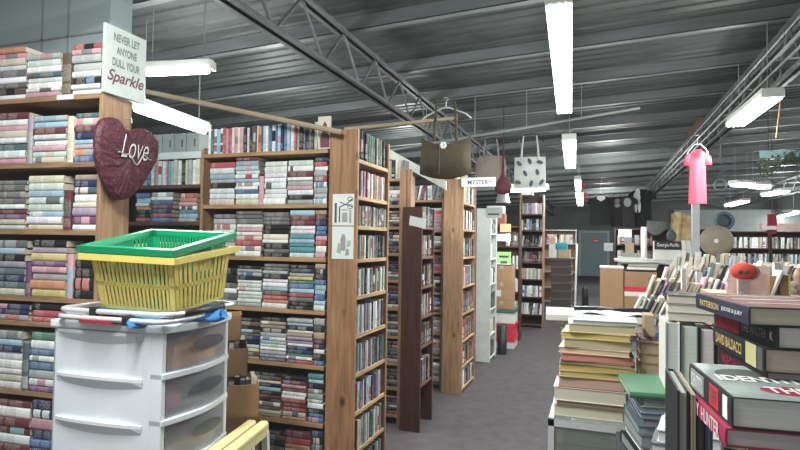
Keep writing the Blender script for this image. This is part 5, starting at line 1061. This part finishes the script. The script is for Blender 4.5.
# pink hearts by the far aisle lights
for i, (px, pyy) in enumerate([(581, 186), (583, 196)]):
    q = atY(px, pyy, 16.5); single('pink_ornament', MB().prism([q+V((heart_pt(t*PI/12)[0]*.008, 0, heart_pt(t*PI/12)[1]*.008)) for t in range(24)], (0, .03, 0)).tube([q+V((0, .015, .05)), V((q.x, q.y+.015, RZ(q.x)-.02))], .006, 4), M['pink'], ['upper pink heart ornament hanging by the far aisle lights', 'lower pink heart ornament hanging by the far aisle lights'][i], 'ornament')
# ------------------------------------------------------------------ things before the grey door
qa, qb = atY(550, 300, 12.4).x, atY(571.5, 300, 12.4).x; z = 0
nt_ = 7; ht = (atY(560, 258, 12.4).z)/nt_
for i in range(nt_):
    o = thing('stacking_crate', 'dark brown crate, %s in the stack left of the grey door' % ['lowest', 'second from floor', 'third from floor', 'middle', 'third from top', 'second from top', 'topmost'][i], 'crate', ((qa+qb)/2, 12.65, z), 'dark crates left of the grey door')
    dx = random.uniform(-.01, .01)
    build('body', MB().box((qa+dx+.015, 12.4, z+.001), (qb+dx-.015, 12.9, z+ht-.03)), M['darktray'], o, bevel=.01); build('rim', MB().box((qa+dx, 12.385, z+ht-.05), (qb+dx, 12.915, z+ht-.001)), mat('crate_rim', (.11, .09, .08)), o, bevel=.006); z += ht
zt6 = z
for i, (x0, x1, y0_, y1_, m_, lb) in enumerate([(549, 557, 244, 258, M['offwhite'], 'cream box left one on the dark crates'), (557.5, 570, 250, 258, M['card2'], 'tan box lying on the dark crates'), (555.5, 567, 243, 249.7, M['teal'], 'teal box on top of the tan box above the crates'), (549.5, 556, 237, 243.7, M['skin'], 'pinkish box topmost on the cream box')]):
    a, b = atY(x0, y1_, 12.5), atY(x1, y0_, 12.5); zb3 = zt6+.001 if i < 2 else a.z
    single('small_box', MB().box((a.x, 12.45, zb3), (b.x, 12.8, b.z)), m_, lb, 'box', bevel=.006)
S8 = Case((atY(543, 300, 14.5).x, 14.5, 0), (1, 0, 0), (0, 1, 0), atY(576, 300, 14.5).x-atY(543, 300, 14.5).x, .3)
S8.frame('bookcase', 'pale shelf unit behind the dark crates', 1.86, [1.84, 1.5, 1.15, .8, .4, .05], M['grey'], M['grey'], mback=M['card'])
S8.uprights(1.5, .05, .7, rnd('wkGca', 14), 'upper shelf behind the dark crates', 'books of the pale shelf unit', h=.22)
q = atY(575, 300, 13.8); single('leaning_pole', MB().tube([(q.x, 13.8, 0), (q.x+.03, 14, 1.5)], .025, 8), M['offwhite'], 'white pole leaning beside the grey door', 'pole')
single('fire_extinguisher', MB().lathe((q.x+.22, 14.2, 0), [(.07, 0), (.075, .02), (.075, .4), (.05, .46), (.02, .48), (.02, .52)], 16), M['black'], 'black canister on the floor beside the grey door', 'canister', smooth=True)
# ------------------------------------------------------------------ far right bookcases
Yf = 14.6
fx0 = atY(722, 250, Yf).x; w8 = .95
for j in range(4):
    cs = Case((fx0+j*(w8+.02), Yf, 0), (1, 0, 0), (0, 1, 0), w8, .28)
    cs.frame('bookcase', 'dark bookcase by the far right wall, %s from left' % ordn(j+1), 1.86, [1.84, 1.46, 1.09, .74, .4, .05], M['dark_v'], M['dark_x'], group='dark bookcases by the far right wall')
    for i, z in enumerate([1.46, 1.09, .74]): cs.uprights(z, .03, w8-.03, rnd(['gGwkcGwg', 'GwgkGtc', 'gkGwu'][i], 26), 'on the %s shelf of far right bookcase %s from left' % (ordn(i+1), ordn(j+1)), 'books of the far right bookcases', h=.24, lean=.12, depth=.16)
for i, (px, pyy, rr_, m_, yq, lb) in enumerate([(720.5, 185, .07, M['joist'], 8, 'thin metal hoop hanging above the fan'), (724.5, 221, .14, mat('dull_blue_ring', (.08, .17, .24)), 12, 'dull blue ring hanging right of the fan')]):
    q = atY(px, pyy, yq); single('hoop', MB().tube([q+V((rr_*math.cos(t*PI/14), 0, rr_*math.sin(t*PI/14))) for t in range(28)], rr_*.13, 6, True).tube([q+UP*rr_, (q.x, q.y, RZ(q.x)-.05)], .004, 4), m_, lb, 'hoop', smooth=True)
q = atY(724.5, 221, 12.05); single('dark_lid', MB().lathe(q, [(.17, 0), (.175, .02), (.05, .03)], 24, (0, 1, 0)), M['ink'], 'dark round lid behind the dull blue ring', 'lid', smooth=True)
q = atY(771, 226, 12); fl_ = thing('flag', 'small red and white banner hanging above the far right bookcases', 'banner', q); build('cloth', MB().grid(lambda u, v: V((q.x-.06+.16*u, 12+.03*math.sin(u*7), q.z+.22-.36*v)), 8, 6), M['redfab'], fl_, smooth=True); build('white_patch', MB().box((q.x-.13, 11.94, q.z-.07), (q.x+.07, 11.95, q.z+.0)), M['paper'], fl_); build('cord', MB().tube([(q.x+.02, 12, q.z+.22), (q.x+.02, 12, RZ(q.x)-.05)], .006, 4), M['black'], fl_)
a = atY(791, 234, 13.9); single('red_crate', MB().box((a.x-.35, 14.65, 1.861), (a.x+.4, 14.85, 2.02)), M['pinkboard'], 'faded red crate on top of the far right bookcases', 'crate')
# teal plank with dry garland
a, b = D(760, 158, 6.4), D(815, 147, 6.4)
tp = thing('hanging_plank', 'pale teal plank hanging at the upper right edge', 'plank', a); build('plank', MB().obox(a, (b.x-a.x, b.y-a.y, .02), (0, .02, 0), (0, 0, .085)), mat('pale_teal_paint', (.17, .27, .27)), tp)
for f in (.15, .9): p = a.lerp(b, f); build('cord', MB().tube([p+UP*.08, (p.x, p.y, RZ(p.x)-.05)], .004, 4), M['black'], tp)
m = MB(); rr = random.Random(8)
for i in range(520):
    f = rr.random(); p = a.lerp(b, f)+V((0, rr.uniform(-.08, .08), -rr.random()**.8*.25*(.7+.3*math.sin(f*9)))); n_ = V((rr.uniform(-1, 1), rr.uniform(-1, 1), rr.uniform(-1, 1))).normalized()*.022; s_ = n_.cross(V((rr.random(), rr.random(), .3))).normalized()*.009
    m.poly([p-n_, p+s_, p+n_, p-s_], [(0, 1, 2, 3)])
g_ = single('dry_garland', m, M['leaf'], 'dark dry leaf garland draped below the teal plank', 'garland'); g_['kind'] = 'stuff'
# ------------------------------------------------------------------ turn the book list into objects
bpy.context.view_layer.update()
dg = bpy.context.evaluated_depsgraph_get()
def area(b):
    L, T, Dv, o = b['L'], b['T'], b['D'], b['o']; s = 0
    def pa(p, e, f):
        c = [tocam(p), tocam(p+e), tocam(p+e+f), tocam(p+f)]
        if min(q.z for q in c) < .2: return 0
        xy = [(max(0, min(800, 400+F*q.x/q.z)), max(0, min(450, 225+F*q.y/q.z))) for q in c]
        return abs(sum(xy[i][0]*xy[(i+1) % 4][1]-xy[(i+1) % 4][0]*xy[i][1] for i in range(4)))/2
    a = pa(o, L, T); a2 = pa(o+Dv, L, T); s = max(a, a2)
    vis = 0; c0 = o+L*.5+T*.5
    pts = [o+L*f+T*.5 for f in (.1, .5, .9)]+[o+Dv+L*f+T*.5 for f in (.1, .5, .9)]
    for p in pts:
        d = p-O; ln = d.length; hit = SC.ray_cast(dg, O, d.normalized(), distance=ln-.02)[0]
        if not hit: vis += 1
    return s*min(1, vis/3)
for b in BOOKS: b['a'] = area(b)
BOOKS = [b for b in BOOKS if b['a'] > .4]
BOOKS.sort(key=lambda b: -b['a'])
NIND = max(0, 300-len(SPB)+10)
for b in BOOKS[:NIND]:
    m = MB(); book_geo(m, b['o'], b['L'], b['T'], b['D'], b['col']); tag(build('paperback_book', m, [M['book']], cols=True), b['label'], 'book', b['group'])
m = MB()
for b in BOOKS[NIND:]: book_geo(m, b['o'], b['L'], b['T'], b['D'], b['col'])
o = build('shelved_books', m, [M['book']], cols=True); tag(o, 'rows of smaller far paperbacks filling the bookcases along the aisle', 'books'); o['kind'] = 'stuff'
print('books', len(BOOKS), 'individual', min(NIND, len(BOOKS)), 'special', len(SPB))
SC.view_settings.view_transform = 'Standard'; SC.view_settings.look = 'None'; SC.view_settings.exposure = 0.0
SC.view_settings.use_curve_mapping = True
_cm = SC.view_settings.curve_mapping; _cm.curves[3].points[0].location = (0, .010); _cm.update()
